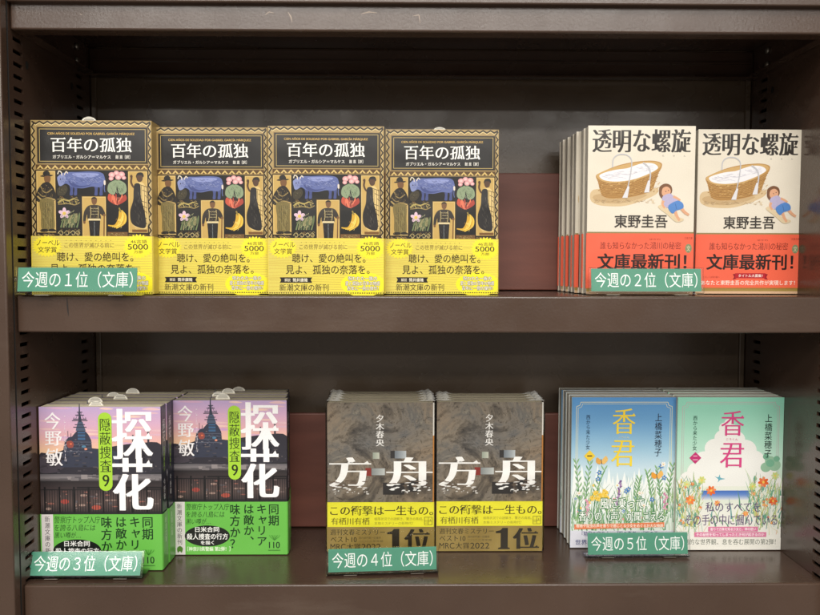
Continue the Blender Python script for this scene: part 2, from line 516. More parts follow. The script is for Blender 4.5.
# ---- cover with black title panel and folk figures on tan
def cover_tan():
    rng_c = random.Random(4)
    p = Print(WY, HY); V = 144.5
    p.rect(0, 0, 100, V, TAN, 8, 10)
    # wavy border
    def wave(x0, y0, x1, y1, n, amp, w, col):
        L = math.hypot(x1 - x0, y1 - y0); nx, ny = -(y1 - y0) / L, (x1 - x0) / L
        pts = []
        for i in range(2 * n + 1):
            t = i / (2 * n); s = amp * (1 if i % 2 else -1)
            pts.append((x0 + (x1 - x0) * t + nx * s, y0 + (y1 - y0) * t + ny * s))
        p.line(pts, w, col)
    for c, d, w in (((230, 208, 146), .9, 1.0), ((44, 32, 20), 0, 1.5)):
        wave(1, 2.0 + d, 99, 2.0 + d, 15, 1.0, w, c)
        wave(2.0 - d, 2, 2.0 - d, 98, 14, 1.2, w, c); wave(98.0 + d, 2, 98.0 + d, 98, 14, 1.2, w, c)
    p.rect(5, 5.3, 97, 36, (120, 96, 54)); p.rect(5.6, 5.8, 96.4, 35.4, (30, 28, 27)); p.frame(7, 7, 95, 34.2, .5, (190, 165, 100))
    p.text('CIEN AÑOS DE SOLEDAD POR GABRIEL GARCÍA MÁRQUEZ', 14, 9.6, 86, 12.2, (214, 176, 92), 'bold')
    p.text('百年の孤独', 16.5, 14, 83.5, 26.2, (250, 248, 240), 'mingb')
    p.text('ガブリエル・ガルシア＝マルケス', 18, 28.6, 66, 31.6, (238, 234, 224), 'bold')
    p.text('鼓 直［訳］', 70, 28.6, 82, 31.6, (238, 234, 224), 'bold')
    # triangle frieze
    p.rect(4, 36.6, 97, 40.6, (92, 66, 34))
    for i in range(15):
        x = 4.6 + i * 6.15
        p.poly([(x, 40.2), (x + 3, 37), (x + 6, 40.2)], GOLD)
        p.poly([(x + 1.8, 40.2), (x + 3, 38.6), (x + 4.2, 40.2)], (92, 66, 34))
    PAN = (198, 164, 92)
    p.rect(3.4, 41, 97, 97, (38, 30, 20))
    p.rect(3.8, 41.4, 20.4, 93.5, PAN); p.rect(79.8, 41.4, 96.6, 93.5, PAN); p.rect(41.4, 62.6, 62, 97, PAN)
    for r in ((20.9, 41.4, 62, 62.0), (20.9, 62.6, 41, 71), (20.9, 71.5, 41, 89.4), (20.9, 90, 41, 97), (62.5, 41.4, 79.3, 71.2), (62.5, 71.8, 79.3, 92)):
        p.rect(*r, (26, 25, 24))
    p.rect(3.8, 94, 20.4, 97, (40, 30, 22)); p.rect(62.5, 92.6, 79.3, 97, (120, 84, 48)); p.rect(79.8, 94, 96.6, 97, (60, 42, 26))
    D = (38, 34, 30); OL = (122, 108, 62)
    for r in ((3.8, 41.4, 20.4, 93.5), (79.8, 41.4, 96.6, 93.5), (41.4, 62.6, 62, 97)): p.frame(*r, .45, (58, 44, 26)); p.frame(r[0] + .8, r[1] + .8, r[2] - .8, r[3] - .8, .3, (232, 206, 140))
    # man in poncho and hat
    q = p.mark()
    p.blob([(8, 47), (9.5, 46), (16.5, 45.6), (17.4, 46.4), (13, 47.4)], D); p.blob([(10.2, 46.4), (10.6, 43), (14.2, 42.6), (15.2, 46)], D)
    p.blob([(11, 47), (15.4, 46.8), (15.6, 50.6), (13.4, 52.6), (11.2, 51)], (120, 84, 52))
    p.blob([(10.6, 52), (15, 52), (18.8, 58), (19.4, 66), (13, 68), (4.8, 67), (5, 60), (7.6, 55)], D)
    p.line(curve([(5.4, 63), (9, 66), (13, 64.5), (19, 66)]), 1.3, (176, 150, 92)); p.line(curve([(8, 55), (10, 59), (13, 60), (17, 57)]), .9, (150, 128, 80)); p.line(curve([(6, 60), (9, 63), (12, 63)]), .9, (150, 128, 80))
    p.blob([(7.6, 66), (17.6, 66), (18.2, 78), (17.8, 90), (8.8, 90.6), (8, 78)], OL)
    for x in (9.6, 11.4, 13.2, 15, 16.6): p.line([(x, 68), (x + .3, 89)], .35, (88, 78, 44))
    p.blob([(8, 90), (12.6, 89.8), (12.8, 92), (7.6, 92)], D); p.blob([(14, 90), (17.6, 89.6), (19.6, 91.6), (14.2, 91.8)], D)
    p.grow(q, 12.1, 67.4, 1.07, 1.02); q = p.mark()
    # blue bull
    B = (98, 110, 164); B2 = (70, 80, 132)
    for x, s in ((33, 0), (36.4, .5), (53.4, 0), (57.6, .6)):
        p.blob([(x - 1.6, 52), (x + 1.8, 52), (x + 1.4, 57.5), (x + 1.2, 61.2), (x - 1.2, 61.2), (x - .8, 57)], B2)
    p.blob([(24, 45), (30, 43.4), (38, 43.2), (48, 42.8), (57, 43.4), (60.4, 46), (60.2, 52), (57, 55), (50, 54.6), (42, 56), (34, 55), (29, 52.4), (26, 53.4), (23.4, 52), (22.4, 48)], B)
    p.blob([(34, 44.6), (46, 44), (56, 44.6), (52, 47), (40, 47.4)], (146, 156, 206)); p.blob([(31, 50), (40, 54), (50, 53), (42, 55.4), (34, 54.6)], B2)
    p.blob([(21.8, 47), (26, 45.4), (28.6, 48), (26.6, 53), (23.4, 54.2), (22, 51)], (134, 144, 190))
    p.line(curve([(22, 45), (23, 42.6), (25, 43.6), (25.4, 46)]), .8, (226, 214, 190)); p.line(curve([(27.4, 45.6), (29, 43), (30.4, 44.4)]), .8, (226, 214, 190))
    p.line(curve([(60, 46), (61, 50), (60.4, 56), (61, 59)]), .6, B); p.ell(24.3, 49, .5, .5, INK); p.blob([(60, 50), (61.4, 50), (61.4, 53), (60.2, 53)], (226, 214, 200))
    p.blob([(22, 56), (28, 53.5), (30, 57), (27, 61.4), (22, 61.4)], (66, 60, 46))
    p.grow(q, 41.5, 51.6, 1.0, 1.06)
    # lizard strip, orchid, scrolls
    p.line(curve([(22, 68.6), (26, 65.6), (31, 66.6), (35, 65), (39, 66.4)]), 1.7, (186, 168, 96), .8); p.line(curve([(22, 69.8), (30, 69), (36, 70), (40, 68)]), .8, (150, 130, 80))
    for x in (26, 31, 36): p.line([(x, 66.4), (x + 1.4, 69.4)], .6, (186, 168, 96))
    for a in range(7): p.line(curve([(24 + a * 2.2, 89), (26 + a * 2.2, 82 - (a % 3) * 2), (29 + a * 1.8, 77 + (a % 2) * 3)]), 1.3, ((112, 126, 84), (140, 138, 96), (82, 96, 66))[a % 3], .4)
    for a in range(5): p.blob([(27 + a * 2.6, 86 - a), (30 + a * 2.4, 80 - a), (33 + a * 1.6, 79), (31 + a * 2, 85)], ((98, 108, 74), (142, 136, 94))[a % 2])
    for a in range(5):
        t = a * 2 * math.pi / 5 - 1.57; p.ell(27 + 2.7 * math.cos(t), 77 + 2.5 * math.sin(t), 2.3, 1.5, (222, 190, 206), 14, t)
    p.ell(27, 77.2, 1.5, 1.4, (232, 196, 80))
    for x in (24, 29, 34, 38): p.line(curve([(x - 2.4, 93.6), (x, 91.6), (x + 1.6, 93.6), (x, 95.2), (x - 1, 94)]), .7, (176, 160, 110))
    # man in the middle with sash and cane
    q = p.mark()
    p.blob([(49.8, 66), (50.4, 63.8), (53, 63.6), (54, 66)], D); p.blob([(50, 65.2), (53.8, 65.2), (53.6, 68.6), (51.8, 70), (50.2, 68.6)], (116, 80, 50))
    p.blob([(47, 71), (51.8, 70), (57, 71), (59.6, 75), (60.4, 78.4), (58.2, 79), (56.6, 77.6), (56.4, 82.4), (47.2, 82.4), (46.2, 78), (44.8, 84), (43, 84), (43.8, 76)], (52, 46, 40))
    for y in (73, 75.4, 77.8): p.line([(49, y), (55, y)], .5, (176, 164, 124))
    p.rect(47, 81.4, 56.6, 83.4, (222, 204, 158)); p.poly([(47.4, 83), (56.4, 83), (55.6, 97), (48.4, 97)], (30, 28, 28)); p.line([(51.8, 84), (51.8, 97)], .5, (120, 128, 130))
    p.line([(59.6, 78), (59.2, 97)], .9, (110, 76, 40)); p.ell(44, 84.6, 1, 1.2, (116, 80, 50)); p.ell(59.6, 78.4, 1.1, 1.1, (116, 80, 50))
    p.grow(q, 51.8, 80, 1.06, 1.0)
    for x in (48.6, 55): p.line(curve([(x, 71.4), (x + .4, 76), (x - .2, 81)]), .5, (196, 176, 120))
    # flowers and bananas
    q = p.mark()
    for x, y, r in ((67, 45, 2.6), (70.6, 43.4, 2.2), (74.6, 44.6, 2.7), (72, 47, 2.4), (66.4, 48, 1.9), (76.4, 47.4, 1.8)):
        p.ell(x, y, r, r * .9, (240, 214, 208), 12, 0, (214, 142, 146))
    for s in (-1, 1):
        for a in range(3): p.blob([(71, 50), (71 + s * (3 + a * 1.6), 50 + a), (71 + s * (5.6 + a * .8), 56 + a * 1.4), (71 + s * 2, 61)], ((118, 138, 104), (92, 112, 82), (140, 156, 122))[a])
    for a in range(6): p.blob([(71, 70), (64 + a * 2.8, 66), (64.6 + a * 2.6, 60.6 + (a % 2)), (67.6 + a * 1.6, 63)], ((196, 84, 62), (222, 116, 86), (170, 66, 52))[a % 3])
    for a in range(5): p.line(curve([(73.6, 75), (77 - a * 1.1, 79 + a * .5), (76.4 - a * 1.8, 85 + a * .5), (70 - a * 1.6, 89.4 - a * .6)]), 2.7, ((236, 196, 74), (214, 168, 52), (244, 214, 104))[a % 3], .9)
    p.line([(72.4, 72.4), (73.8, 76)], 1.2, (150, 130, 60))
    p.grow(q, 71, 66, 1.06, 1.0); q = p.mark()
    # standing woman in chequered cloth
    p.blob([(87, 47), (88, 43.4), (91.6, 43), (92.8, 46), (91, 47.4)], D); p.blob([(87.6, 45.6), (91.6, 45.6), (91.6, 49.4), (89.4, 51), (87.6, 49)], (84, 58, 40))
    p.line(curve([(83.6, 47), (83.2, 51), (85, 55), (87.6, 55)]), 1.5, (84, 58, 40)); p.ell(83.4, 46.2, 1, 1.4, (84, 58, 40))
    p.blob([(86.4, 52), (92, 51.4), (94.8, 58), (95.6, 70), (95.4, 88), (86, 90), (83, 76), (84.6, 66), (85.6, 58)], (222, 194, 128))
    for i in range(8): p.line([(89.6 + (i % 3) * 2, 53 + i * 4.4), (95.2, 55 + i * 4.4)], .5, (84, 66, 40))
    for x in (91, 93, 94.6): p.line([(x, 54), (x + .4, 88)], .4, (110, 86, 50))
    p.blob([(86, 52.4), (90, 53), (90.6, 64), (93.6, 78), (93.4, 89), (84, 86), (82.2, 76), (84.6, 66), (85, 58)], (38, 35, 34))
    p.line(curve([(82, 84), (86, 89), (93, 90.6)]), 1.0, (200, 168, 100)); p.rect(83.6, 90.4, 95, 92.6, (120, 84, 44))
    p.grow(q, 88.2, 67.4, 1.1, 1.0)
    def hatch(cx, cy, rx, ry, n, cols, L=1.6, ang=1.2, w=.22):
        for i in range(n):
            t = rng_c.uniform(0, 2 * math.pi); r_ = math.sqrt(rng_c.random()); x = cx + rx * r_ * math.cos(t); y = cy + ry * r_ * math.sin(t); a = ang + rng_c.uniform(-.25, .25)
            p.line([(x, y), (x + L * math.cos(a), y + L * math.sin(a))], w, rng_c.choice(cols))
    hatch(12, 59, 6, 6, 60, [(112, 96, 62), (84, 70, 46), (20, 18, 16)]); hatch(13, 78, 4.2, 11, 60, [(158, 144, 90), (84, 74, 42)], 2.4, 1.5)
    hatch(42, 48.4, 17, 4.2, 110, [(132, 144, 192), (72, 82, 132), (160, 168, 206)], 1.8, .4); hatch(25, 49.4, 2.2, 2.6, 12, [(80, 90, 140)], 1)
    hatch(51.6, 76, 4, 5, 40, [(120, 104, 70), (24, 20, 18)], 1.4, 1.2); hatch(51.8, 90, 3.4, 5, 20, [(70, 66, 62)], 2, 1.57)
    hatch(88.6, 72, 3.4, 14, 50, [(84, 78, 70), (18, 16, 16)], 2.4, 1.4); hatch(71, 55, 6, 5, 46, [(160, 172, 140), (70, 90, 64)], 1.8, 1.0); hatch(71, 66, 5, 3, 24, [(236, 150, 120), (150, 56, 44)], 1.6, 1.4)
    hatch(31, 80, 7, 7, 60, [(160, 166, 120), (60, 74, 48), (190, 184, 140)], 1.6, 2.0); hatch(25, 57.4, 3, 3, 20, [(112, 104, 76), (40, 36, 28)], 1.2)
    hatch(74, 83, 4, 5, 16, [(178, 130, 40), (250, 226, 130)], 1.8, 1.9)
    for (x0, y0, x1, y1) in ((21.4, 63, 40.6, 70.6), (21.4, 90.4, 40.6, 96.6), (63, 92.8, 79, 96.6), (4.4, 94.2, 20, 96.8), (80.4, 94.2, 96, 96.8)):
        for i in range(26):
            x = rng_c.uniform(x0, x1 - 2); y = rng_c.uniform(y0 + .6, y1 - .6); p.line(curve([(x, y), (x + .8, y - .7), (x + 1.8, y + .3)], 3), .3, rng_c.choice([(170, 150, 96), (110, 96, 60), (140, 110, 66)]))
    for i in range(60): p.ell(4.4 + rng_c.uniform(0, 16), rng_c.uniform(42, 93), .16, .3, (188, 152, 88), 5)
    return p

def band_yellow():
    p = Print(WY, HY); y0 = 96.5; V = 144.5
    p.rect(0, y0, 100, V, lambda u, v: mixc((218, 202, 100), (242, 226, 74), u / 100 * .8 + (v - y0) / 48 * .2), 10, 6)
    for i in range(22): p.line([(0, 98 + i * 2.1 + 1.5 * math.sin(i)), (33, 97.6 + i * 2.1), (66, 98.6 + i * 2.1), (100, 98 + i * 2.1)], .28, (212, 182, 84))
    p.star(12.5, 104.6, 10.4, 13, 26, (246, 228, 60), .72); p.star(88.5, 104.6, 10.6, 13.2, 26, (250, 234, 52), .8); p.ell(82, 136, 19.5, 10.5, (252, 238, 46), 32)
    d = (62, 50, 28)
    p.text('ノーベル', 4, 99.4, 23, 104, d, 'med'); p.text('文学賞', 5, 105, 20.6, 110, d, 'med')
    p.text('この世界が滅びる前に──', 27, 101.4, 77, 105.8, (120, 98, 44), 'ming')
    for i in range(10): p.ell(28.6 + i * 4.1, 99.8, .32, .32, (120, 98, 44), 8)
    p.text('46言語', 82, 99, 95.6, 102, d, 'reg'); p.text('5000', 79.5, 102.6, 96.5, 107.2, d, 'med'); p.text('万部', 84.6, 108, 92, 110.4, d, 'reg')
    p.text('聴け、愛の絶叫を。', 20.5, 109.4, 84, 117.2, (58, 44, 22), 'med'); p.text('見よ、孤独の奈落を。', 15, 119.2, 87.5, 127.2, (58, 44, 22), 'med')
    p.rect(11.5, 130, 36, 134.6, (36, 32, 26)); p.poly([(36, 130), (37.8, 130), (36.6, 132.3), (37.8, 134.6), (36, 134.6)], (36, 32, 26)); p.poly([(11.5, 130), (9.8, 130), (11, 132.3), (9.8, 134.6), (11.5, 134.6)], (36, 32, 26))
    p.text('解説', 14, 130.9, 19, 133.7, (236, 228, 200), 'med'); p.text('筒井康隆', 21, 130.7, 34, 133.9, (246, 240, 214), 'bold')
    p.text('新潮文庫の新刊', 9.5, 135.8, 52, 141.8, (66, 54, 30), 'ming')
    for i, (b, x0, x1) in enumerate((('呪われた一族の', 69, 94), ('愛と孤独の百年の物語', 66.6, 96.4), ('百年に一冊の傑作！', 68, 95.4))):
        p.outl(b, x0, 129 + i * 4.3, x1, 132.7 + i * 4.3, (250, 248, 232), (120, 104, 44), 'med', 'fat2')
    for i in range(50): p.rect(.8 + i * 2, 143, 1.9 + i * 2, 143.9, (96, 80, 40))
    return p

# ---- cream cover with basket and doll
def cover_cream():
    p = Print(WT, HT); V = 155.8
    C = (230, 221, 203)
    p.rect(0, 0, 100, V, C, 6, 8)
    p.text('透明な螺旋', 4.0, 3.0, 95.6, 24.6, (52, 47, 43), 'mingh')
    for b, x in (('ら', 69), ('せ', 79), ('ん', 89)): p.text(b, x, 26.6, x + 1.8, 28.4, (110, 100, 90), 'reg')
    X = lambda x: (x - 42) / 5.73; Y = lambda y: (y - 52) / 5.73
    S = lambda L: [(X(a), Y(b)) for a, b in L]
    p.blob(S([(58, 440), (62, 400), (110, 385), (300, 390), (410, 380), (412, 410), (340, 445), (240, 475), (130, 475), (80, 462)]), (214, 188, 146))
    p.blob(S([(70, 432), (120, 410), (330, 410), (350, 425), (240, 458), (130, 458)]), (198, 168, 124))
    p.blob(S([(86, 318), (108, 300), (200, 262), (290, 242), (380, 235), (432, 246), (436, 270), (420, 300), (405, 345), (390, 384), (355, 408), (260, 430), (170, 436), (126, 424), (110, 395), (98, 350)]), (186, 142, 82))
    for i in range(9):
        t = i / 8; p.line(curve(S([(92 + 3.2 * i, 330 + i * 11), (150 + 1 * i, 356 + 9 * i), (260, 352 + 9 * i), (350 - i, 326 + 10 * i), (428 - 5 * i, 288 + 12 * i)])), .45, (148, 106, 56))
    for i in range(16): p.line(S([(104 + i * 20, 345 - abs(i - 4) * 3), (126 + i * 17.6, 420 - max(0, i - 8) * 5)]), .3, (164, 122, 66))
    p.blob(S([(90, 318), (112, 298), (200, 266), (300, 246), (390, 240), (428, 252), (420, 276), (350, 320), (270, 346), (190, 354), (120, 344)]), (206, 168, 108))
    p.blob(S([(104, 316), (130, 300), (190, 284), (250, 276), (290, 262), (340, 248), (390, 250), (416, 268), (402, 286), (340, 316), (270, 338), (190, 346), (128, 338)]), (240, 238, 240))
    for L in ([(120, 318), (170, 330), (230, 322)], [(200, 300), (260, 310), (330, 290)], [(300, 270), (340, 280), (390, 264)], [(150, 305), (190, 318), (250, 330)]):
        p.line(curve(S(L)), .7, (208, 206, 216), .3)
    rb = random.Random(9)
    for i in range(170):
        t = rb.random(); x = 96 + 326 * t; top = 352 - 60 * max(0, t - .35); bot = 420 - 46 * max(0, t - .55) - 26 * max(0, .15 - t) * 6; y = rb.uniform(top, bot)
        p.line(S([(x, y), (x + rb.uniform(5, 14), y - 1 - 5 * (t > .5))]), rb.uniform(.2, .5), rb.choice([(206, 164, 102), (150, 108, 58), (222, 184, 122), (168, 124, 66)]))
    for i in range(40):
        x = rb.uniform(130, 390); y = 330 - (x - 130) * .22 + rb.uniform(-18, 8)
        p.line(curve(S([(x, y), (x + 9, y - 4), (x + 20, y - 3)]), 3), .3, rb.choice([(228, 226, 232), (248, 248, 250), (222, 220, 228)]))
    for i in range(50):
        x = rb.uniform(70, 400); p.line(S([(x, rb.uniform(436, 462)), (x + 14, rb.uniform(436, 462))]), .3, rb.choice([(190, 160, 118), (222, 198, 158)]))
    rib = (196, 196, 200)
    p.line(curve(S([(174, 272), (178, 226), (206, 204), (248, 206), (274, 232), (272, 290), (262, 350), (250, 400)])), 1.0, rib); p.poly(S([(256, 370), (266, 372), (256, 432), (228, 432)]), (226, 224, 226))
    p.line(curve(S([(336, 246), (364, 268), (376, 306), (370, 360)])), 1.3, rib); p.poly(S([(364, 340), (376, 340), (372, 402), (344, 404)]), (226, 224, 226))
    SK = (222, 168, 132)
    p.blob(S([(420, 480), (450, 470), (500, 520), (560, 545), (520, 560), (470, 520)]), (220, 200, 164))
    p.blob(S([(424, 398), (428, 372), (456, 356), (486, 366), (494, 396), (478, 420), (446, 436), (428, 420)]), (122, 84, 58))
    p.blob(S([(438, 404), (444, 380), (466, 372), (484, 386), (484, 408), (464, 424), (446, 420)]), SK)
    p.blob(S([(444, 424), (480, 408), (500, 420), (524, 436), (520, 452), (490, 470), (470, 484), (450, 470), (444, 450)]), (184, 176, 206))
    p.line(curve(S([(448, 446), (444, 466), (456, 486)])), 2.6, SK, 1.8); p.line(curve(S([(500, 424), (522, 434), (538, 444)])), 2.4, SK, 1.6)
    p.line(curve(S([(508, 490), (520, 524), (536, 552)])), 3.2, SK, 2.2); p.line(curve(S([(540, 480), (562, 506), (586, 522)])), 3.2, SK, 2.2)
    p.blob(S([(474, 476), (494, 458), (526, 446), (552, 460), (554, 486), (520, 498), (500, 514), (482, 500)]), (84, 134, 200))
    p.line(S([(512, 462), (520, 492)]), .5, (60, 100, 160)); p.ell(X(460), Y(398), .5, .5, (90, 60, 50), 8); p.ell(X(474), Y(392), .5, .5, (90, 60, 50), 8)
    p.text('東野圭吾', 25.5, 81.8, 75, 94, (58, 53, 48), 'bold')
    p.rect(0, 97.8, 100, 99.4, (150, 130, 84)); p.rect(0, 150, 100, 153.4, (158, 132, 66)); p.rect(0, 153.4, 100, V, (214, 176, 140))
    return p

def band_orange():
    p = Print(WT, HT)
    O = (240, 104, 76)
    p.rect(0, 99.2, 100, 150.4, O, 6, 4); p.rect(0, 149.6, 100, 150.4, (214, 120, 60))
    p.text('誰も知らなかった湯川の秘密', 12.4, 107, 88, 114, (118, 34, 26), 'ming')
    p.text('ゆかわ', 58.6, 103.8, 68.6, 105.6, (118, 34, 26), 'reg')
    p.text('文庫最新刊！', 10, 117.8, 93.6, 133, (44, 32, 30), 'heavy')
    p.text('文春文庫', 91, 102.4, 98.6, 104.6, (150, 50, 34), 'reg')
    p.ell(95, 113, 3.1, 4.2, (132, 142, 104), 20); p.text('文', 93.2, 110.4, 96.8, 115.6, (222, 214, 180), 'reg')
    p.poly([(35.6, 137.2), (39, 136.4), (39, 141.6), (35.6, 142.4), (37, 139.8)], (150, 26, 38)); p.poly([(69.4, 137.2), (66, 136.4), (66, 141.6), (69.4, 142.4), (68, 139.8)], (150, 26, 38))
    p.rect(38, 136.2, 67, 141, (186, 34, 46)); p.text('タイトル大募集！', 41, 137.1, 64.4, 140.1, (250, 236, 226), 'bold')
    p.text('あなたと東野圭吾の完全共作が実現します！', 5.4, 143, 95.6, 147.6, (252, 236, 222), 'med')
    p.text('くわしくは帯の裏へ', 7, 139, 23, 141, (170, 54, 36), 'reg')
    return p

# ---- dusk harbour cover
def cover_dusk():
    p = Print(WN, HN); V = 136.7
    X = lambda x: (x - 26) / 7.37; Y = lambda y: (y - 39) / 7.37
    S = lambda L: [(X(a), Y(b)) for a, b in L]
    p.rect(0, 0, 100, 42, vgrad([(0, (190, 166, 206)), (14, (214, 172, 198)), (26, (228, 176, 176)), (36, (238, 194, 160)), (42, (240, 206, 172))]), 4, 14)
    rng = random.Random(5)
    for i in range(26):
        x = rng.uniform(-8, 92); y = rng.uniform(1, 36); L = rng.uniform(8, 26)
        p.blob([(max(0, x), y), (max(0, min(100, x + L * .5)), y - rng.uniform(.5, 1.5)), (max(0, min(100, x + L)), y + .4), (max(0, min(100, x + L * .5)), y + 1)], mixc((204, 160, 198), (240, 204, 190), rng.random()), 3)
    p.rect(0, 40, 100, 56, vgrad([(40, (70, 62, 68)), (48, (48, 46, 50)), (56, (40, 40, 44))]), 2, 6)
    p.rect(0, 56, 100, 62, vgrad([(56, (96, 92, 96)), (59, (130, 124, 126)), (62, (64, 60, 62))]), 2, 6)
    p.rect(0, 62, 100, 89.6, vgrad([(62, (46, 42, 44)), (72, (74, 62, 62)), (80, (96, 80, 76)), (89.6, (50, 46, 48))]), 2, 10)
    p.blob(S([(26, 330), (60, 322), (100, 326), (180, 300), (210, 288), (330, 292), (400, 296), (480, 280), (620, 262), (763, 270), (763, 440), (26, 440)]), (52, 50, 58), 4)
    p.blob(S([(26, 350), (100, 336), (150, 350), (180, 400), (120, 440), (26, 440)]), (72, 66, 74), 4)
    q = p.mark()
    # ship: hull, bridge and lattice mast
    H = (58, 62, 78); H2 = (80, 92, 114)
    p.poly(S([(188, 296), (196, 258), (214, 236), (232, 232), (246, 214), (262, 196), (296, 196), (316, 220), (330, 250), (334, 300), (420, 300), (470, 320), (470, 400), (170, 400)]), H)
    p.poly(S([(252, 200), (258, 172), (264, 150), (288, 150), (294, 172), (304, 200)]), H2)
    p.poly(S([(266, 152), (269, 100), (271, 52), (275, 52), (277, 100), (284, 152)]), H)
    for y, w in ((96, 14), (112, 22), (134, 34), (142, 40), (164, 26), (178, 34)): p.rect(X(274 - w), Y(y), X(274 + w), Y(y + 5), H)
    for sx in (-1, 1): p.line(S([(274 + sx * 30, 126), (274 + sx * 30, 140)]), .35, H); p.line(S([(274 + sx * 20, 134), (274 + sx * 5, 100)]), .3, H)
    p.line(S([(212, 236), (212, 200)]), .4, H); p.line(S([(226, 234), (228, 214)]), .4, H)
    for i in range(34):     # lit decks, windows, railings and containers along the hull
        x = rng.uniform(196, 330); y = rng.uniform(244, 330); w = rng.uniform(3, 12); h = rng.uniform(2, 6)
        p.rect(X(x), Y(y), X(x + w), Y(y + h), rng.choice([(96, 106, 126), (122, 120, 130), (44, 46, 58), (86, 96, 118), (150, 128, 128), (70, 76, 92)]))
    for i in range(9): p.line(S([(190 + i * 17, 300), (190 + i * 17, 286 - (i % 3) * 5)]), .25, (40, 42, 52))
    for y in (260, 276, 292, 312): p.line(S([(192, y), (334, y + 2)]), .3, (104, 110, 126))
    p.rect(X(262), Y(206), X(300), Y(250), (66, 100, 136)); p.rect(X(256), Y(214), X(306), Y(220), H); p.rect(X(256), Y(232), X(306), Y(238), H)
    p.blob(S([(204, 262), (226, 254), (240, 268), (236, 290), (212, 292)]), (150, 78, 70)); p.ell(X(226), Y(272), .8, .6, (232, 120, 84)); p.ell(X(292), Y(286), 1.5, .8, (84, 130, 160)); p.ell(X(302), Y(300), 1.0, .8, (232, 150, 120))
    for i in range(12): p.rect(X(196 + i * 11), Y(306 + (i % 3) * 6), X(200 + i * 11), Y(310 + (i % 3) * 6), (104, 100, 108))
    p.rect(X(540), Y(222), X(548), Y(284), (60, 56, 66)); p.rect(X(618), Y(206), X(628), Y(272), (60, 56, 66)); p.rect(X(474), Y(210), X(484), Y(290), (60, 56, 66))
    p.grow(q, 34, 38, 1.18, 1.12)
    # reflections and fence
    for i in range(46):
        x = rng.uniform(0, 100); y = rng.uniform(70, 86); c = rng.choice([(196, 120, 104), (150, 130, 126), (210, 176, 160), (120, 76, 70), (96, 96, 104)])
        p.ell(x, y, rng.uniform(.6, 3.2), rng.uniform(.4, 1.2), mixc((88, 74, 72), c, .6), 10)
    p.ell(20, 79, 3.4, 2, (166, 74, 66)); p.ell(46, 84, 4, 2, (176, 84, 70)); p.rect(30, 66.6, 100, 68, (34, 32, 34))
    p.rect(0, 68.6, 100, 69.4, (36, 34, 36)); p.rect(0, 87.4, 100, 89.8, (42, 40, 42))
    for i in range(48): p.rect(1 + i * 2.1, 69, 1.5 + i * 2.1, 88, (38, 36, 38))
    for i in range(9): p.rect(3 + i * 12, 66.6, 4.4 + i * 12, 88.6, (28, 27, 29))
    for i in range(90):
        x = rng.uniform(0, 98); y = rng.uniform(40, 55); w = rng.uniform(.6, 4)
        p.rect(x, y, min(100, x + w), y + rng.uniform(.3, 1.1), rng.choice([(62, 58, 64), (84, 80, 86), (44, 42, 46), (100, 92, 92), (58, 60, 70)]))
    for i in range(30):
        x = rng.uniform(0, 96); p.rect(x, 56 + rng.uniform(0, 5), x + rng.uniform(2, 9), 56.4 + rng.uniform(0, 5.4), rng.choice([(120, 114, 116), (90, 86, 90), (146, 138, 138)]))
    # lettering
    G = (168, 214, 60)
    for c, y0, y1, x0, x1 in (('今', 4.6, 18.6, 4.8, 18), ('野', 20.2, 32.2, 4.8, 18.8), ('敏', 34.6, 49, 5.2, 19.2)): p.text(c, x0, y0, x1, y1, (248, 244, 244), 'mingb')
    p.vtext('こんのびん', 21.4, 6, 46, 1.9, (236, 226, 232), 'reg')
    p.rect(48.6, 9.5, 59.6, 65, G); p.ell(54.1, 9.8, 5.5, 5.2, G); p.ell(54.1, 64.8, 5.5, 5.2, G)
    p.vtext('隠蔽捜査', 54.1, 9, 55, 9.6, (40, 52, 24), 'ming'); p.text('9', 51.4, 56.6, 57, 66.4, (40, 52, 24), 'mingb')
    W = (252, 250, 250)
    p.text('探', 59.6, 1.6, 93.4, 43.4, W, 'mingh'); p.text('花', 59.6, 42.4, 93.2, 86.4, W, 'mingh')
    p.vtext('たんか', 85.6, 34, 45.6, 2.2, (24, 24, 26), 'med')
    return p

def band_green():
    p = Print(WN, HN); y0 = 89.6; V = 136.7
    G = (108, 188, 78); D = (26, 62, 28)
    p.rect(0, y0, 100, V, G, 6, 4); p.rect(.6, y0, 10.2, V, (226, 220, 218))
    p.vtext('新潮文庫の新刊', 5.4, 91, 128, 4.6, (60, 54, 58), 'ming'); p.blob([(3, 131), (5.4, 129), (8, 131), (7, 135), (5.4, 133.6), (3.6, 135)], (86, 130, 50))
    p.text('警察庁トップ入庁', 11, 91.2, 48.6, 97, D, 'ming', .12); p.text('を誇る八島には', 11, 98, 44.6, 103.4, D, 'ming', .12); p.text('黒い噂が…', 11, 104.4, 32.6, 109.6, D, 'ming', .12)
    p.ell(29.6, 120, 19.8, 9.4, (24, 28, 24), 40)
    p.text('日米合同', 19, 111.8, 40, 116.6, (250, 250, 246), 'bold'); p.text('殺人捜査の行方', 11.6, 117.8, 47.6, 123.2, (250, 250, 246), 'bold'); p.text('を描く', 23.8, 124.2, 35.4, 127.8, (250, 250, 246), 'bold')
    p.text('［神奈川県警編 第2弾！］', 12, 129.6, 49.6, 133.6, (236, 250, 222), 'bold')
    p.vtext('同期', 88, 91.2, 111.2, 9.8, D, 'bold'); p.vtext('キャリア', 77.4, 91.2, 129.4, 9.4, D, 'bold')
    p.vtext('は敵か、', 66, 91.2, 129.4, 9.4, D, 'bold'); p.vtext('味方か？', 54, 91.2, 132, 9.4, D, 'bold')
    p.text('110', 83.6, 125.4, 93.2, 131, (22, 54, 26), 'mingb'); p.rect(83, 132.6, 93.6, 133.2, (60, 120, 44))
    for a in range(7): p.line(curve([(88.4, 124), (85 + a * 1.2, 121 - (a % 2)), (84 + a * 1.5, 119.4)]), .35, (60, 130, 44))
    return p

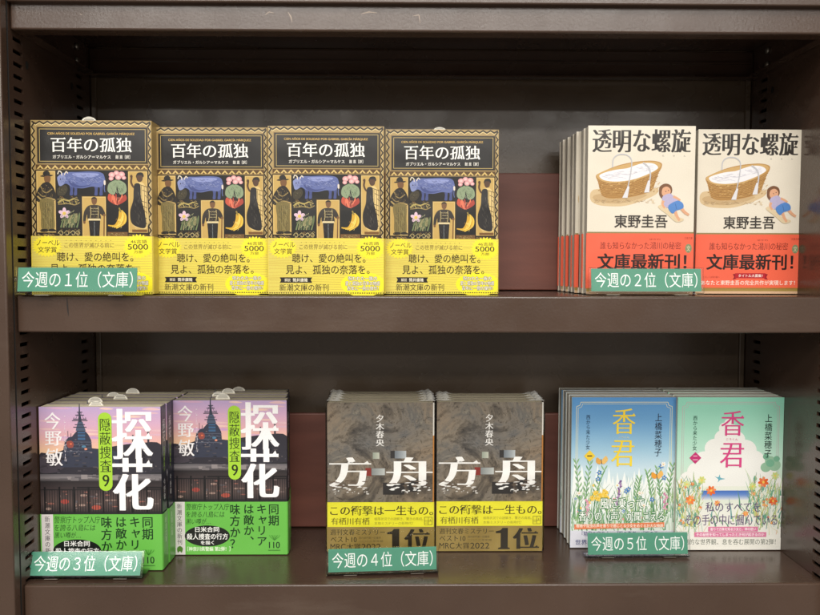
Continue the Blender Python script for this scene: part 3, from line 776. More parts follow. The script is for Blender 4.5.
def spine_dusk():
    p = Print(TN, HN); t = TN * 1000
    p.vtext('探花', t / 2, 12, 34, 7, (236, 232, 236), 'ming'); p.vtext('隠蔽捜査9', t / 2, 38, 62, 4, (168, 214, 60), 'reg'); p.vtext('今野敏', t / 2, 68, 88, 5, (236, 232, 236), 'ming')
    return p
def spine_band_green():
    p = Print(TN, HN); t = TN * 1000
    p.vtext('新潮文庫', t / 2, 104, 128, 3.4, (224, 246, 208), 'reg')
    return p

# ---- mottled rock cover
def cover_rock():
    p = Print(WK, HK); V = 141.6
    p.vtext('夕木春央', 49.2, 11, 41.4, 8.0, (248, 246, 242), 'mingb')
    g = lambda a, b2, x0, x1: (lambda u, v: mixc(a, b2, (u - x0) / (x1 - x0)))
    p.rect(52, 75.5, 72, 87, (52, 49, 48)); p.rect(76, 73, 85, 84, (48, 46, 46)); p.rect(59, 45.4, 65, 52.6, (58, 56, 56))
    p.rect(42.5, 47, 48.6, 53, g((156, 166, 152), (206, 208, 192), 42, 49), 3, 1); p.rect(63, 45.4, 73.7, 52.6, g((120, 128, 136), (196, 202, 204), 63, 74), 4, 1)
    p.rect(35.7, 61.6, 42, 69.2, (142, 52, 46)); p.rect(41, 61.6, 54.2, 68.8, g((136, 142, 142), (204, 208, 204), 41, 55), 4, 1); p.frame(41, 61.6, 54.2, 68.8, .4, (108, 100, 92))
    W = (252, 251, 248)
    p.text('方', 1.6, 51.6, 41, 79, W, 'mingx'); p.text('舟', 55, 51.6, 99.4, 79, W, 'mingx')
    # the lower strokes break up as if in water
    rng = random.Random(11)
    for cx, n, sp in ((21, 30, 17), (77, 30, 19)):
        for i in range(n):
            x = cx + rng.uniform(-sp, sp); y = rng.uniform(75.4, 86.4) ; L = rng.uniform(1.6, 6.5) * (1.1 - (y - 75) / 18); h = rng.uniform(.3, .8)
            p.blob([(x - L / 2, y + .2), (x - L * .1, y - h), (x + L / 2, y - .3), (x + L * .15, y + h * .6)], W if y < 84 else (226, 222, 216), 3)
        for i in range(12):
            x = cx + rng.uniform(-sp, sp); y = rng.uniform(73, 80)
            p.blob([(x - 3, y), (x, y - .5), (x + 3, y + .2), (x, y + .5)], (112, 96, 82), 3)
    p.rect(98.6, 0, 100, 31, (226, 222, 212)); p.rect(98.6, 31, 100, 94, (188, 128, 66))
    return p

def band_gold():
    p = Print(WK, HK); V = 141.6
    D = (66, 58, 28)
    p.rect(0, 93.9, 100, 117.4, (238, 232, 60), 4, 2); p.rect(0, 117.4, 100, V, lambda u, v: mixc((146, 124, 64), (164, 142, 80), .5 + .5 * math.sin(u * .12 + v * .05)), 10, 4)
    p.text('この衝撃は一生もの。', 2.6, 97.4, 99, 106.4, D, 'mingb'); p.text('有栖川有栖', 3.6, 108.6, 39.4, 115.4, (84, 76, 34), 'ming')
    p.text('極限状況での謎解き、驚きの真相。', 44, 108.4, 89.6, 111.2, (150, 142, 50), 'reg'); p.text('本格ミステリーの新時代！', 44, 112.6, 80, 115.4, (150, 142, 50), 'reg')
    p.frame(90.8, 108, 98.4, 115.8, .5, (130, 122, 50)); p.line([(94.6, 108), (94.6, 115.6)], .45, (130, 122, 50)); p.line([(91, 112), (98.2, 112)], .45, (130, 122, 50)); p.line([(96.4, 110), (96.4, 112)], .45, (130, 122, 50)); p.line([(91.4, 113.8), (94.4, 113.8)], .45, (130, 122, 50))
    K = (46, 40, 28)
    p.text('週刊文春ミステリー', 2.8, 119.6, 54, 125.2, K, 'ming'); p.text('ベスト10', 3, 126.6, 27.4, 132, K, 'ming'); p.text('MRC', 2.8, 133.6, 17, 139.2, K, 'reg'); p.text('大賞', 18, 133.4, 31, 139.4, K, 'ming'); p.text('2022', 32, 133.6, 50, 139.2, K, 'reg')
    p.text('国内部門第一位獲得', 29.6, 126.8, 50, 128.8, (86, 74, 44), 'reg'); p.text('二〇二二年年間', 29.6, 130, 52, 132, (86, 74, 44), 'reg')
    p.poly([(56, 124.4), (56, 122.6), (60.4, 121.6), (62.4, 119.4), (67.4, 119.4), (67.4, 138), (69.4, 138.6), (69.4, 139.8), (58.2, 139.8), (58.2, 138.6), (60.6, 138), (60.6, 124.4)], K); p.text('位', 72, 119.4, 97, 139.6, K, 'mingh')
    return p

# ---- meadow cover (blue) and cloud cover (green)
def frame_lines(p, V, col):
    for d, w in ((4.6, .5), (6.2, .35)):
        p.line([(d + 4, d), (100 - d - 4, d)], w, col)
        for s in (0, 1):
            x = d if s == 0 else 100 - d; k = 1 if s == 0 else -1
            p.line(curve([(x + 4 * k, d), (x + 3 * k, d + 3), (x, d + 4)]), w, col); p.line([(x, d + 4), (x, 78)], w, col)

def blade(p, x, y, dx, h, w, col):
    p.line(curve([(x, y), (x + dx * .3, y - h * .5), (x + dx, y - h)], 4), w, col, .15)
def clampx(p):
    p.vs = [(min(99.7, max(.3, u)), v, l) for u, v, l in p.vs]
def flower(p, x, y, r, col, cen, n=6):
    for a in range(n):
        t = a * 2 * math.pi / n + x; p.ell(x + r * .6 * math.cos(t), y + r * .6 * math.sin(t), r * .62, r * .34, mixc(col, (255, 255, 255), .12 * (a % 3)), 8, t)
    p.ell(x, y, r * .28, r * .28, cen, 8)

def cover_meadow():
    p = Print(WR, HR); V = 144.5; rng = random.Random(21)
    p.rect(0, 0, 100, V, vgrad([(0, (84, 144, 200)), (25, (112, 166, 210)), (50, (160, 200, 222)), (68, (198, 220, 230)), (90, (218, 230, 226)), (144.5, (222, 230, 216))]), 3, 30)
    frame_lines(p, V, (226, 218, 168))
    x = 0
    while x < 100:
        w = rng.uniform(5, 10); h = 88 - rng.uniform(10, 26) * (.62 + .75 * abs(x - 50) / 50); h = max(h, 50)
        p.poly([(max(0, x - 3), 112), (x + w * .5 + rng.uniform(-2, 2), h), (min(100, x + w + 3), 112)], (240, 245, 242)); x += w * .45
    for i in range(130):
        x = rng.uniform(0, 100); y = rng.uniform(98, 128); h = rng.uniform(8, 30) * (.6 + .4 * abs(x - 50) / 50)
        blade(p, x, y, rng.uniform(-7, 7), h, rng.uniform(.6, 1.5), rng.choice([(130, 172, 122), (156, 194, 144), (112, 156, 118), (184, 210, 164), (206, 222, 190), (126, 170, 142), (176, 190, 136)]))
    for i in range(120):
        x = rng.uniform(2, 98); y = rng.uniform(108, 130)
        blade(p, x, y, rng.uniform(-5, 5), rng.uniform(6, 16), rng.uniform(.8, 1.8), rng.choice([(104, 154, 104), (126, 170, 112), (92, 140, 108), (146, 184, 126)]))
    for i in range(150):
        x = rng.uniform(1, 99); y = rng.uniform(88, 130)
        blade(p, x, y, rng.uniform(-6, 6), rng.uniform(5, 18), rng.uniform(.25, .6), rng.choice([(78, 130, 90), (226, 238, 214), (150, 186, 120), (190, 206, 140), (116, 160, 150)]))
    for i in range(22): flower(p, rng.uniform(3, 97), rng.uniform(84, 122), rng.uniform(.8, 1.6), rng.choice([(240, 236, 220), (226, 150, 160), (90, 140, 200), (240, 200, 90)]), (236, 200, 90), 5)
    for x, y, dx, h in ((9, 116, -5, 58), (14, 112, 5, 52), (22, 110, 12, 44), (92, 112, 6, 50), (86, 108, -4, 42), (78, 106, -6, 36), (62, 110, 4, 34)):
        blade(p, x, y, dx, h, 1.2, (84, 134, 92))
        for j in range(7):
            t = .3 + j * .1; bx, by = x + dx * t * t, y - h * t
            for s in (-1, 1): p.blob([(bx, by), (bx + s * 2.4, by - 3.2), (bx + s * 2.8, by - 5.6), (bx + s * .8, by - 3)], (108, 156, 104) if j % 2 else (138, 180, 124), 3)
    for i in range(22): flower(p, 27 + rng.uniform(-8, 8), 94 + rng.uniform(-4, 4), 2.2, (236, 196, 62), (206, 150, 40))
    for i in range(24): p.ell(46 + (i - 12) * -.14 + rng.uniform(-1.2, 1.2), 80 + i * 1.0, 1.2, .7, rng.choice([(150, 110, 160), (180, 146, 186), (120, 88, 140)]), 8, rng.random() * 3)
    for i in range(18): p.ell(16 + rng.uniform(-1.6, 1.6), 98 + i * .9, 1.2, .8, rng.choice([(214, 150, 172), (230, 182, 196)]), 8)
    for i in range(18): p.ell(91 + rng.uniform(-1.6, 1.6), 92 + i * .9, 1.2, .8, rng.choice([(206, 140, 168), (226, 172, 190)]), 8)
    for x, y in ((53, 90), (55, 88), (78, 98), (89, 77), (27, 72), (26, 78), (86, 66)): flower(p, x, y, 2.2, (66, 122, 190), (240, 226, 160), 5)
    for x, y in ((8, 92), (38, 100), (70, 104), (88, 64), (66, 92)): flower(p, x, y, 2.2, (240, 236, 226), (226, 180, 80))
    for x, y, c in ((29, 61, (226, 168, 80)), (82, 75, (232, 160, 60))):
        p.blob([(x, y), (x - 4.4, y - 3.6), (x - 5.2, y + 1), (x - 1.6, y + 3)], c, 4); p.blob([(x, y), (x + 4, y - 5), (x + 6, y - 1), (x + 2, y + 3)], mixc(c, (250, 226, 160), .4), 4); p.line([(x - .4, y - 2), (x + .4, y + 3)], .6, (90, 60, 40))
    clampx(p)
    Yl = (244, 214, 62)
    p.text('香', 39, 10.6, 60.6, 35, Yl, 'ming'); p.text('君', 38, 41, 60, 66, Yl, 'ming'); p.text('こうくん', 45, 37.2, 55, 39, (244, 226, 150), 'reg')
    p.vtext('西から来た少女', 15.8, 16.4, 50, 4.2, (40, 66, 92), 'reg'); p.poly([(17.6, 50.4), (23, 56), (17.6, 61.6), (12.2, 56)], (240, 206, 64)); p.text('一', 15.2, 55.4, 20, 56.6, (90, 76, 40), 'reg')
    p.vtext('上橋菜穂子', 82.6, 15, 56.6, 7.2, (36, 46, 64), 'reg')
    p.outl('風に乗って', 28, 96.6, 70, 107, (252, 254, 248), (70, 128, 80), 'mingb', 'fat2'); p.outl('香りの〈声〉が聞こえる', 8, 109.4, 90, 119, (252, 254, 248), (70, 128, 80), 'mingb', 'fat2')
    p.poly([(4, 122), (50, 121), (90, 120), (90, 124.6), (50, 125.6), (4, 126.8)], (232, 132, 88)); p.text('植物や昆虫の声を香りで感じとる少女をめぐる壮大な物語', 5.6, 121.6, 89, 125, (252, 240, 224), 'bold')
    p.rect(0, 128, 100, V, (222, 222, 232)); p.text('『精霊の守り人』『獣の奏者』『鹿の王』', 11, 128.6, 86, 133.6, (54, 62, 120), 'med'); p.text('世界的ベストセラー著者の最新刊！', 5, 136.6, 94, 142, (54, 62, 120), 'bold')
    return p

def cover_cloud():
    p = Print(WR, HR); V = 144.5; rng = random.Random(33)
    p.rect(0, 0, 100, V, vgrad([(0, (142, 212, 186)), (30, (166, 220, 196)), (60, (196, 229, 210)), (85, (214, 230, 208)), (110, (238, 238, 228)), (144.5, (240, 238, 230))]), 3, 30)
    frame_lines(p, V, (190, 176, 178))
    def lump(L, c):
        for x, y, r in L: p.ell(x, y, r, r * .92, c, 22)
    lump([(6, 86, 9), (12, 78, 9), (16, 84, 12), (88, 82, 12), (94, 88, 9), (86, 74, 9), (30, 84, 14), (70, 84, 14), (48, 24, 4), (45, 29, 6), (52, 31, 6), (43, 38, 8), (55, 40, 9), (36, 48, 10), (50, 52, 14), (64, 50, 11), (26, 60, 10), (40, 64, 15), (58, 64, 15), (72, 60, 11), (20, 70, 10), (33, 74, 13), (66, 74, 14), (80, 71, 10), (50, 78, 18)], (240, 240, 234))
    lump([(88, 60, 5), (92, 64, 6), (84, 66, 5)], (150, 190, 160)); lump([(84, 56, 3), (94, 58, 3), (88, 62, 4)], (120, 176, 146))
    p.rect(0, 84, 100, 92, (232, 236, 222), 2, 2)
    p.rect(24, 88, 69, 97, vgrad([(88, (70, 112, 190)), (92, (106, 140, 204)), (97, (226, 228, 226))]), 3, 8)
    p.blob([(36, 74.6), (39.4, 75.4), (41, 72.6), (41.6, 75.8), (46, 77), (41.4, 78), (39, 80.4), (39.6, 77.4)], (110, 176, 190), 3)
    for i in range(150):
        s = rng.random() < .5; x = rng.uniform(0, 22) if s else rng.uniform(68, 100)
        if rng.random() < .25: x = rng.uniform(10, 90)
        y = rng.uniform(100, 126) if 24 < x < 68 else rng.uniform(88, 126)
        blade(p, x, y, rng.uniform(-8, 8), rng.uniform(6, 22), rng.uniform(.6, 1.8), rng.choice([(120, 166, 120), (150, 190, 150), (96, 150, 120), (178, 204, 140), (190, 200, 130), (110, 160, 160)]))
    for i in range(60):
        x = rng.choice([rng.uniform(2, 22), rng.uniform(72, 98)]); y = rng.uniform(78, 124)
        p.blob([(x, y), (x + rng.uniform(-3, 3), y - 3), (x + rng.uniform(-1, 1), y - 6), (x - 1, y - 3)], rng.choice([(146, 190, 150), (196, 210, 140), (110, 166, 140), (206, 190, 110)]), 3)
    for i in range(200):
        x = rng.choice([rng.uniform(0, 26), rng.uniform(68, 100)]); y = rng.uniform(84, 131)
        blade(p, x, y, rng.uniform(-7, 7), rng.uniform(4, 14), rng.uniform(.25, .6), rng.choice([(90, 150, 120), (150, 180, 90), (214, 206, 130), (226, 236, 216), (120, 176, 166), (222, 160, 110)]))
    for x, y, r, c in ((33, 88, 5, (232, 106, 44)), (13.5, 97, 5, (236, 128, 60)), (82, 80, 5.4, (228, 104, 48)), (91.6, 98, 4.6, (224, 96, 44)), (39, 100, 3, (236, 140, 70)), (66, 110, 3, (240, 150, 80)), (24, 78, 4, (206, 212, 120)), (10, 82, 4, (206, 216, 140)), (72, 84, 4, (196, 210, 120)), (93, 74, 4, (196, 210, 130))):
        flower(p, x, y, r * .8, c, (240, 200, 90), 7)
    for i in range(26):
        x = rng.choice([rng.uniform(2, 24), rng.uniform(72, 98)]); flower(p, x, rng.uniform(80, 122), rng.uniform(.9, 1.8), rng.choice([(236, 150, 80), (210, 214, 120), (244, 236, 214), (226, 120, 70)]), (236, 200, 90), 5)
    clampx(p)
    P = (216, 72, 134)
    p.text('香', 41, 12.6, 62.4, 36, P, 'ming'); p.text('君', 40.6, 43, 63, 66, P, 'ming'); p.text('こうくん', 46, 38.4, 57, 40.4, P, 'reg')
    p.vtext('西から来た少女', 16.6, 17, 50, 4.2, (46, 84, 70), 'reg'); p.poly([(17.4, 51.4), (23, 57), (17.4, 62.6), (11.8, 57)], (196, 54, 116)); p.text('二', 15, 55, 19.8, 59, (250, 226, 236), 'reg')
    p.vtext('上橋菜穂子', 85.4, 15.4, 57, 7.4, (34, 50, 46), 'reg')
    p.text('私のすべてを', 28, 99, 80, 108.2, (104, 88, 124), 'ming'); p.text('その手の中に摑んでいる', 9, 110.6, 96, 121, (104, 88, 124), 'ming')
    p.rect(31, 122.4, 78, 127, (222, 128, 164)); p.rect(18, 127.6, 86, 132.2, (222, 128, 164)); p.text('香りで万象を知る少女と、神の使い', 33, 123.2, 76, 126.2, (252, 240, 244), 'bold'); p.text('その秘密を知ってしまったとき何が起きるのか', 20, 128.4, 84, 131.4, (252, 240, 244), 'bold')
    p.rect(0, 133, 100, V, (238, 236, 226)); p.text('圧倒的な世界観、息を呑む展開の第2弾！', 3, 134, 95, 139.6, (74, 84, 70), 'reg')
    return p

# ------------------------------------------------------------------ camera (fitted to the bookcase: shelf fronts lie on y = 0, middle shelf top on z = 0)
F, PITCH, YAW, ROLL, DIST, CAMZ = 795.0, .0543, .0127, .0023, .6882, .0275
fw0 = Vector((math.sin(YAW), math.cos(YAW), 0)); r0 = Vector((math.cos(YAW), -math.sin(YAW), 0))
fwd = fw0 * math.cos(PITCH) + Vector((0, 0, -1)) * math.sin(PITCH)
dn0 = -(fw0 * math.sin(PITCH) + Vector((0, 0, 1)) * math.cos(PITCH))
rt = r0 * math.cos(ROLL) - dn0 * math.sin(ROLL); dn = r0 * math.sin(ROLL) + dn0 * math.cos(ROLL)
cam = bpy.data.cameras.new('camera'); co = bpy.data.objects.new('camera', cam); COL.objects.link(co)
cam.sensor_width = 36; cam.lens = 36 * F / 820; cam.clip_start = 0.02; cam.clip_end = 100
EYE = Vector((0, -DIST, CAMZ))
co.matrix_world = Matrix(((rt.x, -dn.x, -fwd.x, EYE.x), (rt.y, -dn.y, -fwd.y, EYE.y), (rt.z, -dn.z, -fwd.z, EYE.z), (0, 0, 0, 1)))
SC.camera = co
cam.dof.use_dof = False
def at(px, py, Y):
    d = fwd * F + rt * (px - 410) + dn * (py - 307.5)
    return EYE + d * ((Y - EYE.y) / d.y)

# ------------------------------------------------------------------ bookcase
ZL, ZU = -.2551, .225            # lower shelf top, upper shelf lip underside
XL, XR, XE = -.3305, .3785, -.3300
BACK = .178
case = tag(empty('bookcase', (0.0247, 0, -.62)), 'dark brown painted steel bookcase with slotted side panels holding all the books', 'bookcase')
def part(name, me, parent=case):
    return obj(name, me, parent, Vector(-case.location) if parent is case else None)
class MB:
    def __init__(s): s.bm = bmesh.new()
    def box(s, x0, x1, y0, y1, z0, z1, mi=0, bev=0, seg=2):
        g = bmesh.ops.create_cube(s.bm, size=1)['verts']
        for v in g: v.co = ((x0 + x1) / 2 + v.co.x * (x1 - x0), (y0 + y1) / 2 + v.co.y * (y1 - y0), (z0 + z1) / 2 + v.co.z * (z1 - z0))
        fs = {f for v in g for f in v.link_faces}
        for f in fs: f.material_index = mi
        if bev:
            r = bmesh.ops.bevel(s.bm, geom=list({e for v in g for e in v.link_edges}), offset=bev, segments=seg, profile=.5, affect='EDGES')
            for f in r['faces']: f.material_index = mi; f.smooth = True
    def quad(s, pts, mi=0):
        f = s.bm.faces.new([s.bm.verts.new(p) for p in pts]); f.material_index = mi
    def done(s, name, mats):
        me = bpy.data.meshes.new(name); s.bm.to_mesh(me); s.bm.free()
        for m in mats: me.materials.append(m)
        return me

# side panels with real slots
PZ0, PZ1 = -.62, .34
FR = -.0030
def side_panel(x, sg):
    m = MB(); P = .01052; hh = .00175
    cols = [(.0050, .0225), (.1385, .1555)]
    ys = [0.0045, .0045, .0215, .1290, .1455, BACK]
    m.quad([(x, .0225, PZ0), (x, .1385, PZ0), (x, .1385, PZ1), (x, .0225, PZ1)]); m.quad([(x, .1555, PZ0), (x, BACK, PZ0), (x, BACK, PZ1), (x, .1555, PZ1)])
    m.quad([(x, FR, PZ0), (x, .0050, PZ0), (x, .0050, PZ1), (x, FR, PZ1)])
    zc = []
    z = -.0435 - P * 54
    while z < PZ1 - .004: zc.append(z); z += P
    for ya, yb in cols:
        prev = PZ0
        for c in zc:
            m.quad([(x, ya, prev), (x, yb, prev), (x, yb, c - hh), (x, ya, c - hh)]); prev = c + hh
            xi = x - sg * .0022      # thickness of the sheet round each slot
            for za, zb in ((c - hh, c - hh), (c + hh, c + hh)): m.quad([(x, ya, za), (x, yb, za), (xi, yb, za), (xi, ya, za)], 0)
            for yy in (ya, yb): m.quad([(x, yy, c - hh), (x, yy, c + hh), (xi, yy, c + hh), (xi, yy, c - hh)], 0)
        m.quad([(x, ya, prev), (x, yb, prev), (x, yb, PZ1), (x, ya, PZ1)])
    xo = x - sg * .018
    m.quad([(xo, FR, PZ0), (xo, BACK, PZ0), (xo, BACK, PZ1), (xo, FR, PZ1)], 1)  # closed dark box added behind the slots to keep light out
    for yy in (FR, BACK): m.quad([(x, yy, PZ0), (xo, yy, PZ0), (xo, yy, PZ1), (x, yy, PZ1)], 1)
    for zz in (PZ0, PZ1): m.quad([(x, FR, zz), (xo, FR, zz), (xo, BACK, zz), (x, BACK, zz)], 1)
    # round fixing holes as flat dark discs, their inner shade painted near-black
    for y, zz in ((.0300, .2025), (.1265, .2055), (.030, -.30), (.1265, -.30)):
        n = 14; ring = [(x + sg * .0002, y + .0028 * math.cos(2 * math.pi * i / n), zz + .0036 * math.sin(2 * math.pi * i / n)) for i in range(n)]
        m.quad(ring, 1)
    return m.done('side_panel', [M['steel'], M['hole']])
part('side_panel', side_panel(XL, 1)); part('side_panel', side_panel(XR, -1))
# back panel: one sheet with a pressed vertical return at each side
m = MB(); m.box(XL - .018, XR + .018, BACK + .0005, BACK + .004, PZ0, PZ1)
m.box(XL + .0004, XL + .006, BACK - .003, BACK + .0003, PZ0, PZ1, 0, .0008); m.box(XR - .006, XR - .0004, BACK - .003, BACK + .0003, PZ0, PZ1, 0, .0008)
part('back_panel', m.done('back_panel', [M['back']]))
# uprights in front of the side panels
for a, b2 in ((XL - .0600, XL - .0004), (XR + .0004, XR + .0600)):
    m = MB(); m.box(a, b2, FR - .012, FR - .0003, PZ0, PZ1, 0, .0016, 3)
    part('upright', m.done('upright', [M['steel_lip']]))
# shelves: plate, folded front lip with hem, rear and side flanges
def shelf(ztop, lip, rear):
    m = MB()
    m.box(XE, XR - .0005, 0, .0060, ztop - lip, ztop, 0, .0017, 4)
    m.box(XE + .0006, XR - .0010, .0061, .0180, ztop - lip + .0004, ztop - lip + .0016, 1)      # hem
    me = m
    m.box(XL + .0004, XR - .0004, .0061, BACK - .0036, ztop - .0022, ztop - .0006, 1)             # plate
    m.box(XL + .0004, XR - .0004, BACK - .0062, BACK - .0037, ztop - rear, ztop - .0024, 1, .0011)
    m.box(XL + .0004, XR - .0004, BACK - .0180, BACK - .0064, ztop - rear, ztop - rear + .0014, 1)
    o = part('shelf', m.done('shelf', [M['steel_lip'], M['steel']]))
    for xs, sg in ((XL, 1), (XR, -1)):
        b = MB(); b.box(min(xs + sg * .0005, xs + sg * .0025), max(xs + sg * .0005, xs + sg * .0025), .020, BACK - .019, ztop - rear + .001, ztop - .0025, 0, .0005)
        b.box(min(xs + sg * .0027, xs + sg * .011), max(xs + sg * .0027, xs + sg * .011), .020, BACK - .019, ztop - rear + .001, ztop - rear + .0022, 0)
        br = obj('shelf_bracket', b.done('shelf_bracket', [M['steel']]), o)
    return o
sh_mid = shelf(0.0, .0320, .030)
sh_low = shelf(ZL, .0450, .042)
sh_up = shelf(ZU + .0330, .0330, .0330)
# flange step and screws of the upper shelf
m = MB(); m.box(XL + .004, XR - .004, BACK - .0090, BACK - .0066, ZU + .0168, ZU + .0186)
obj('flange_step', m.done('flange_step', [M['steel']]), sh_up)
def screw(x, y, z, sg):
    bm = bmesh.new()
    bmesh.ops.create_uvsphere(bm, u_segments=16, v_segments=8, radius=.0036)
    for v in bm.verts: v.co = (x + sg * .0036 + v.co.z * sg * .55, y + v.co.y, z + v.co.x)
    for f in bm.faces: f.smooth = True
    me = bpy.data.meshes.new('screw'); bm.to_mesh(me); bm.free(); me.materials.append(M['screw'])
    obj('screw', me, sh_up)
for y, z in ((.1325, ZU + .0075), (.1325, ZU + .0215)):
    screw(XL, y, z, 1); screw(XR, y, z, -1)
# header above the top shelf
m = MB(); m.box(XL + .0005, XR - .0005, -.0065, .012, ZU + .0216, PZ1, 0, .0014, 3)
part('header_panel', m.done('header_panel', [M['steel_lip']]))
# scratches and scuffs in the paint of the lips
def marks(parent, L, col, rough, name):
    mm, nt, b = new_mat(name); b.inputs['Base Color'].default_value = lin(col); b.inputs['Roughness'].default_value = rough
    for pts, w in L:
        m = MB(); P = [at(x, y, 0) for x, y in pts]
        for i in range(len(P) - 1):
            w0 = w * (.3 if i == 0 else 1); w1 = w * (.3 if i == len(P) - 2 else 1); d = (P[i + 1] - P[i]).normalized(); n = Vector((-d.z, 0, d.x))
            m.quad([(p.x, -.00012, p.z) for p in (P[i] + n * w0, P[i] - n * w0, P[i + 1] - n * w1, P[i + 1] + n * w1)])
        obj('paint_scratch', m.done('paint_scratch', [mm]), parent)
marks(sh_up, [([(265, 15), (269, 12), (274, 13)], .0004), ([(288, 12), (291, 17), (292, 22)], .0005), ([(361, 14), (369, 12), (377, 13)], .0006), ([(413, 16), (419, 15), (420, 23)], .0004), ([(80, 14), (82, 15)], .0006)], (176, 160, 146), .6, 'pale_scratch')
marks(sh_mid, [([(67, 298), (67.4, 305), (68, 311), (68.6, 316)], .0006)], (30, 24, 21), .6, 'dark_scratch')
# boards standing along the back of the two shelves
for z, lb in ((0.0004, 'long reddish brown board standing behind the yellow banded books'), (ZL + .0004, 'long reddish brown board standing behind the green banded books')):
    o = obj('backing_board', box_mesh('backing_board', XL + .004, XR - .004, .1535, .1600, 0, .1232, M['board'], .0012, 2), None, (0, 0, z))
    tag(o, lb, 'board', 'reddish brown backing boards')

# ------------------------------------------------------------------ books
def spot(px0, px1, py, Y):
    return at((px0 + px1) / 2, py, Y).x
tan_book = make_book('yellow_band_paperback', WY, HY, TY, cover_tan(), band_yellow(), .0506, .0003, (TAN, (176, 148, 92), TAN), ((232, 208, 80), (222, 200, 86), (232, 208, 80)), M['pages'], slip=-.004)
G1 = 'yellow banded paperbacks with a black title panel'
slots = [(32, 151, .026, 1.02, 'yellow banded paperback with black title panel, partly covered by the green rank 1 sign'),
         (153.5, 267, .043, 1, 'yellow banded paperback with black title panel, second from the left of four'),
         (268.2, 384, .034, 1, 'yellow banded paperback with black title panel, third from the left of four'),
         (386, 498, .049, 1, 'yellow banded paperback with black title panel, rightmost of four, beside the bare board')]
rng = random.Random(2)
for i, (a, b2, Y, s, lb) in enumerate(slots):
    o = tan_book if i == 0 else copy_tree(tan_book)
    o.location = (max(spot(a, b2, 210, Y), XL + .0008 + WY * s / 2), Y, .0003); o.scale = (s, s, s); o.rotation_euler = (math.radians(-.4 if i else -1.0), 0, math.radians((.5, -.4, .3, -.5)[i]))
    tag(o, lb, 'book', G1)
    for ch in o.children:
        if ch.name.startswith('sales_slip'): ch.location.x = (-.006, .005, .006, -.002)[i]; ch.location.z = HY - (0, .0038, .0042, .0012)[i]

def stack(proto, first, x, Y, z, n, T, dx, labels, cat, group, s=1.0, slips=None):
    for i in range(n):
        o = proto if (first and i == 0) else copy_tree(proto)
        jx = dx * i + (rng.uniform(-.0010, .0010) if i else 0)
        if x - .06 < XL + .003: jx = abs(jx)
        o.location = (x + jx, Y + i * (T * s + .0007), z + .0003)
        o.scale = (s, s, s)
        o.rotation_euler = (0, 0, math.radians(rng.uniform(-.35, .35) if i else .0))
        tag(o, labels[i], cat, group)
        if slips:
            for ch in o.children:
                if ch.name.startswith('sales_slip'): ch.location.x = slips[i]; ch.location.z = HN - rng.uniform(0, .0018)

NTH = ['front', 'second', 'third', 'fourth', 'fifth', 'sixth', 'seventh']
def names(what, where, n):
    return ['%s, %s in stack %s' % (what, 'rearmost' if i == n - 1 else ('frontmost' if i == 0 else NTH[i] + ' from front'), where) for i in range(n)]
cream = make_book('red_band_paperback', WT, HT, TT, cover_cream(), band_orange(), HT - .0985 * 1.0, .0052, ((230, 221, 203), (224, 215, 196), (230, 221, 203)), ((240, 104, 76),) * 3, M['pages_white'])
stack(cream, True, spot(588, 693.5, 210, .047), .047, 0, 6, TT, -.0013, names('cream red-banded paperback', 'behind the rank 2 sign', 6), 'book', 'cream paperbacks with a red band')
stack(cream, False, spot(697.5, 800.5, 210, .0646), .0646, 0, 4, TT, .0002, names('cream red-banded paperback', 'nearest the right side panel', 4), 'book', 'cream paperbacks with a red band')

dusk = make_book('green_band_paperback', WN, HN, TN, cover_dusk(), band_green(), HN - .0990, .0003, ((60, 52, 60), (34, 36, 50), (50, 48, 56)), ((108, 188, 78), (102, 178, 74), (108, 188, 78)), M['pages'], slip=-.004, spine=spine_dusk(), bspine=spine_band_green())
stack(dusk, True, XL + .0010 + WN * 1.005 / 2, .0350, ZL, 5, TN, .0006, names('green-banded dusk harbour paperback', 'behind shiny rank 3 sign', 5), 'book', 'dusk harbour paperbacks with a green band', 1.005, (-.006, -.014, .004, -.010, .002))
stack(dusk, False, spot(173.4, 287, 480, .074), .074, ZL, 4, TN, -.0026, names('green-banded dusk harbour paperback', 'without a sign', 4), 'book', 'dusk harbour paperbacks with a green band', 1.0, (-.008, -.013, -.006, .004))

rock = make_book('film_wrapped_paperback', WK, HK, TK, cover_rock(), band_gold(), HK - .0982, .0012, ((120, 108, 94), (120, 100, 80), (120, 108, 94)), ((150, 128, 66), (150, 128, 66), (150, 128, 66)), M['pages'], covermat=M['rock'], wrapfilm=True)
stack(rock, True, spot(327.3, 434.3, 475, .079), .079, ZL, 5, TK, -.0002, names('film-wrapped brown paperback', 'behind the rank 4 sign', 5), 'book', 'film wrapped brown paperbacks')
stack(rock, False, spot(436.9, 542.7, 475, .0816), .0816, ZL, 4, TK, .0003, names('film-wrapped brown paperback', 'without a sign', 4), 'book', 'film wrapped brown paperbacks')

mead = make_book('blue_meadow_paperback', WR, HR, TR, cover_meadow(), None, 0, 0, ((150, 186, 200), (206, 214, 206), (226, 228, 220)), None, M['pages_white'])
stack(mead, True, spot(570.7, 676, 470, .090), .090, ZL, 4, TR, -.0003, names('blue meadow paperback', 'behind the rank 5 sign', 4), 'book', 'blue meadow paperbacks', .992)
cloud = make_book('green_cloud_paperback', WR, HR, TR, cover_cloud(), None, 0, 0, ((150, 204, 176), (206, 218, 202), (226, 228, 220)), None, M['pages_white'])
stack(cloud, True, spot(676.2, 783, 470, .083), .083, ZL, 4, TR, .0002, names('pale green paperback with pink title', 'at the right end', 4), 'book', 'pale green cloud paperbacks')

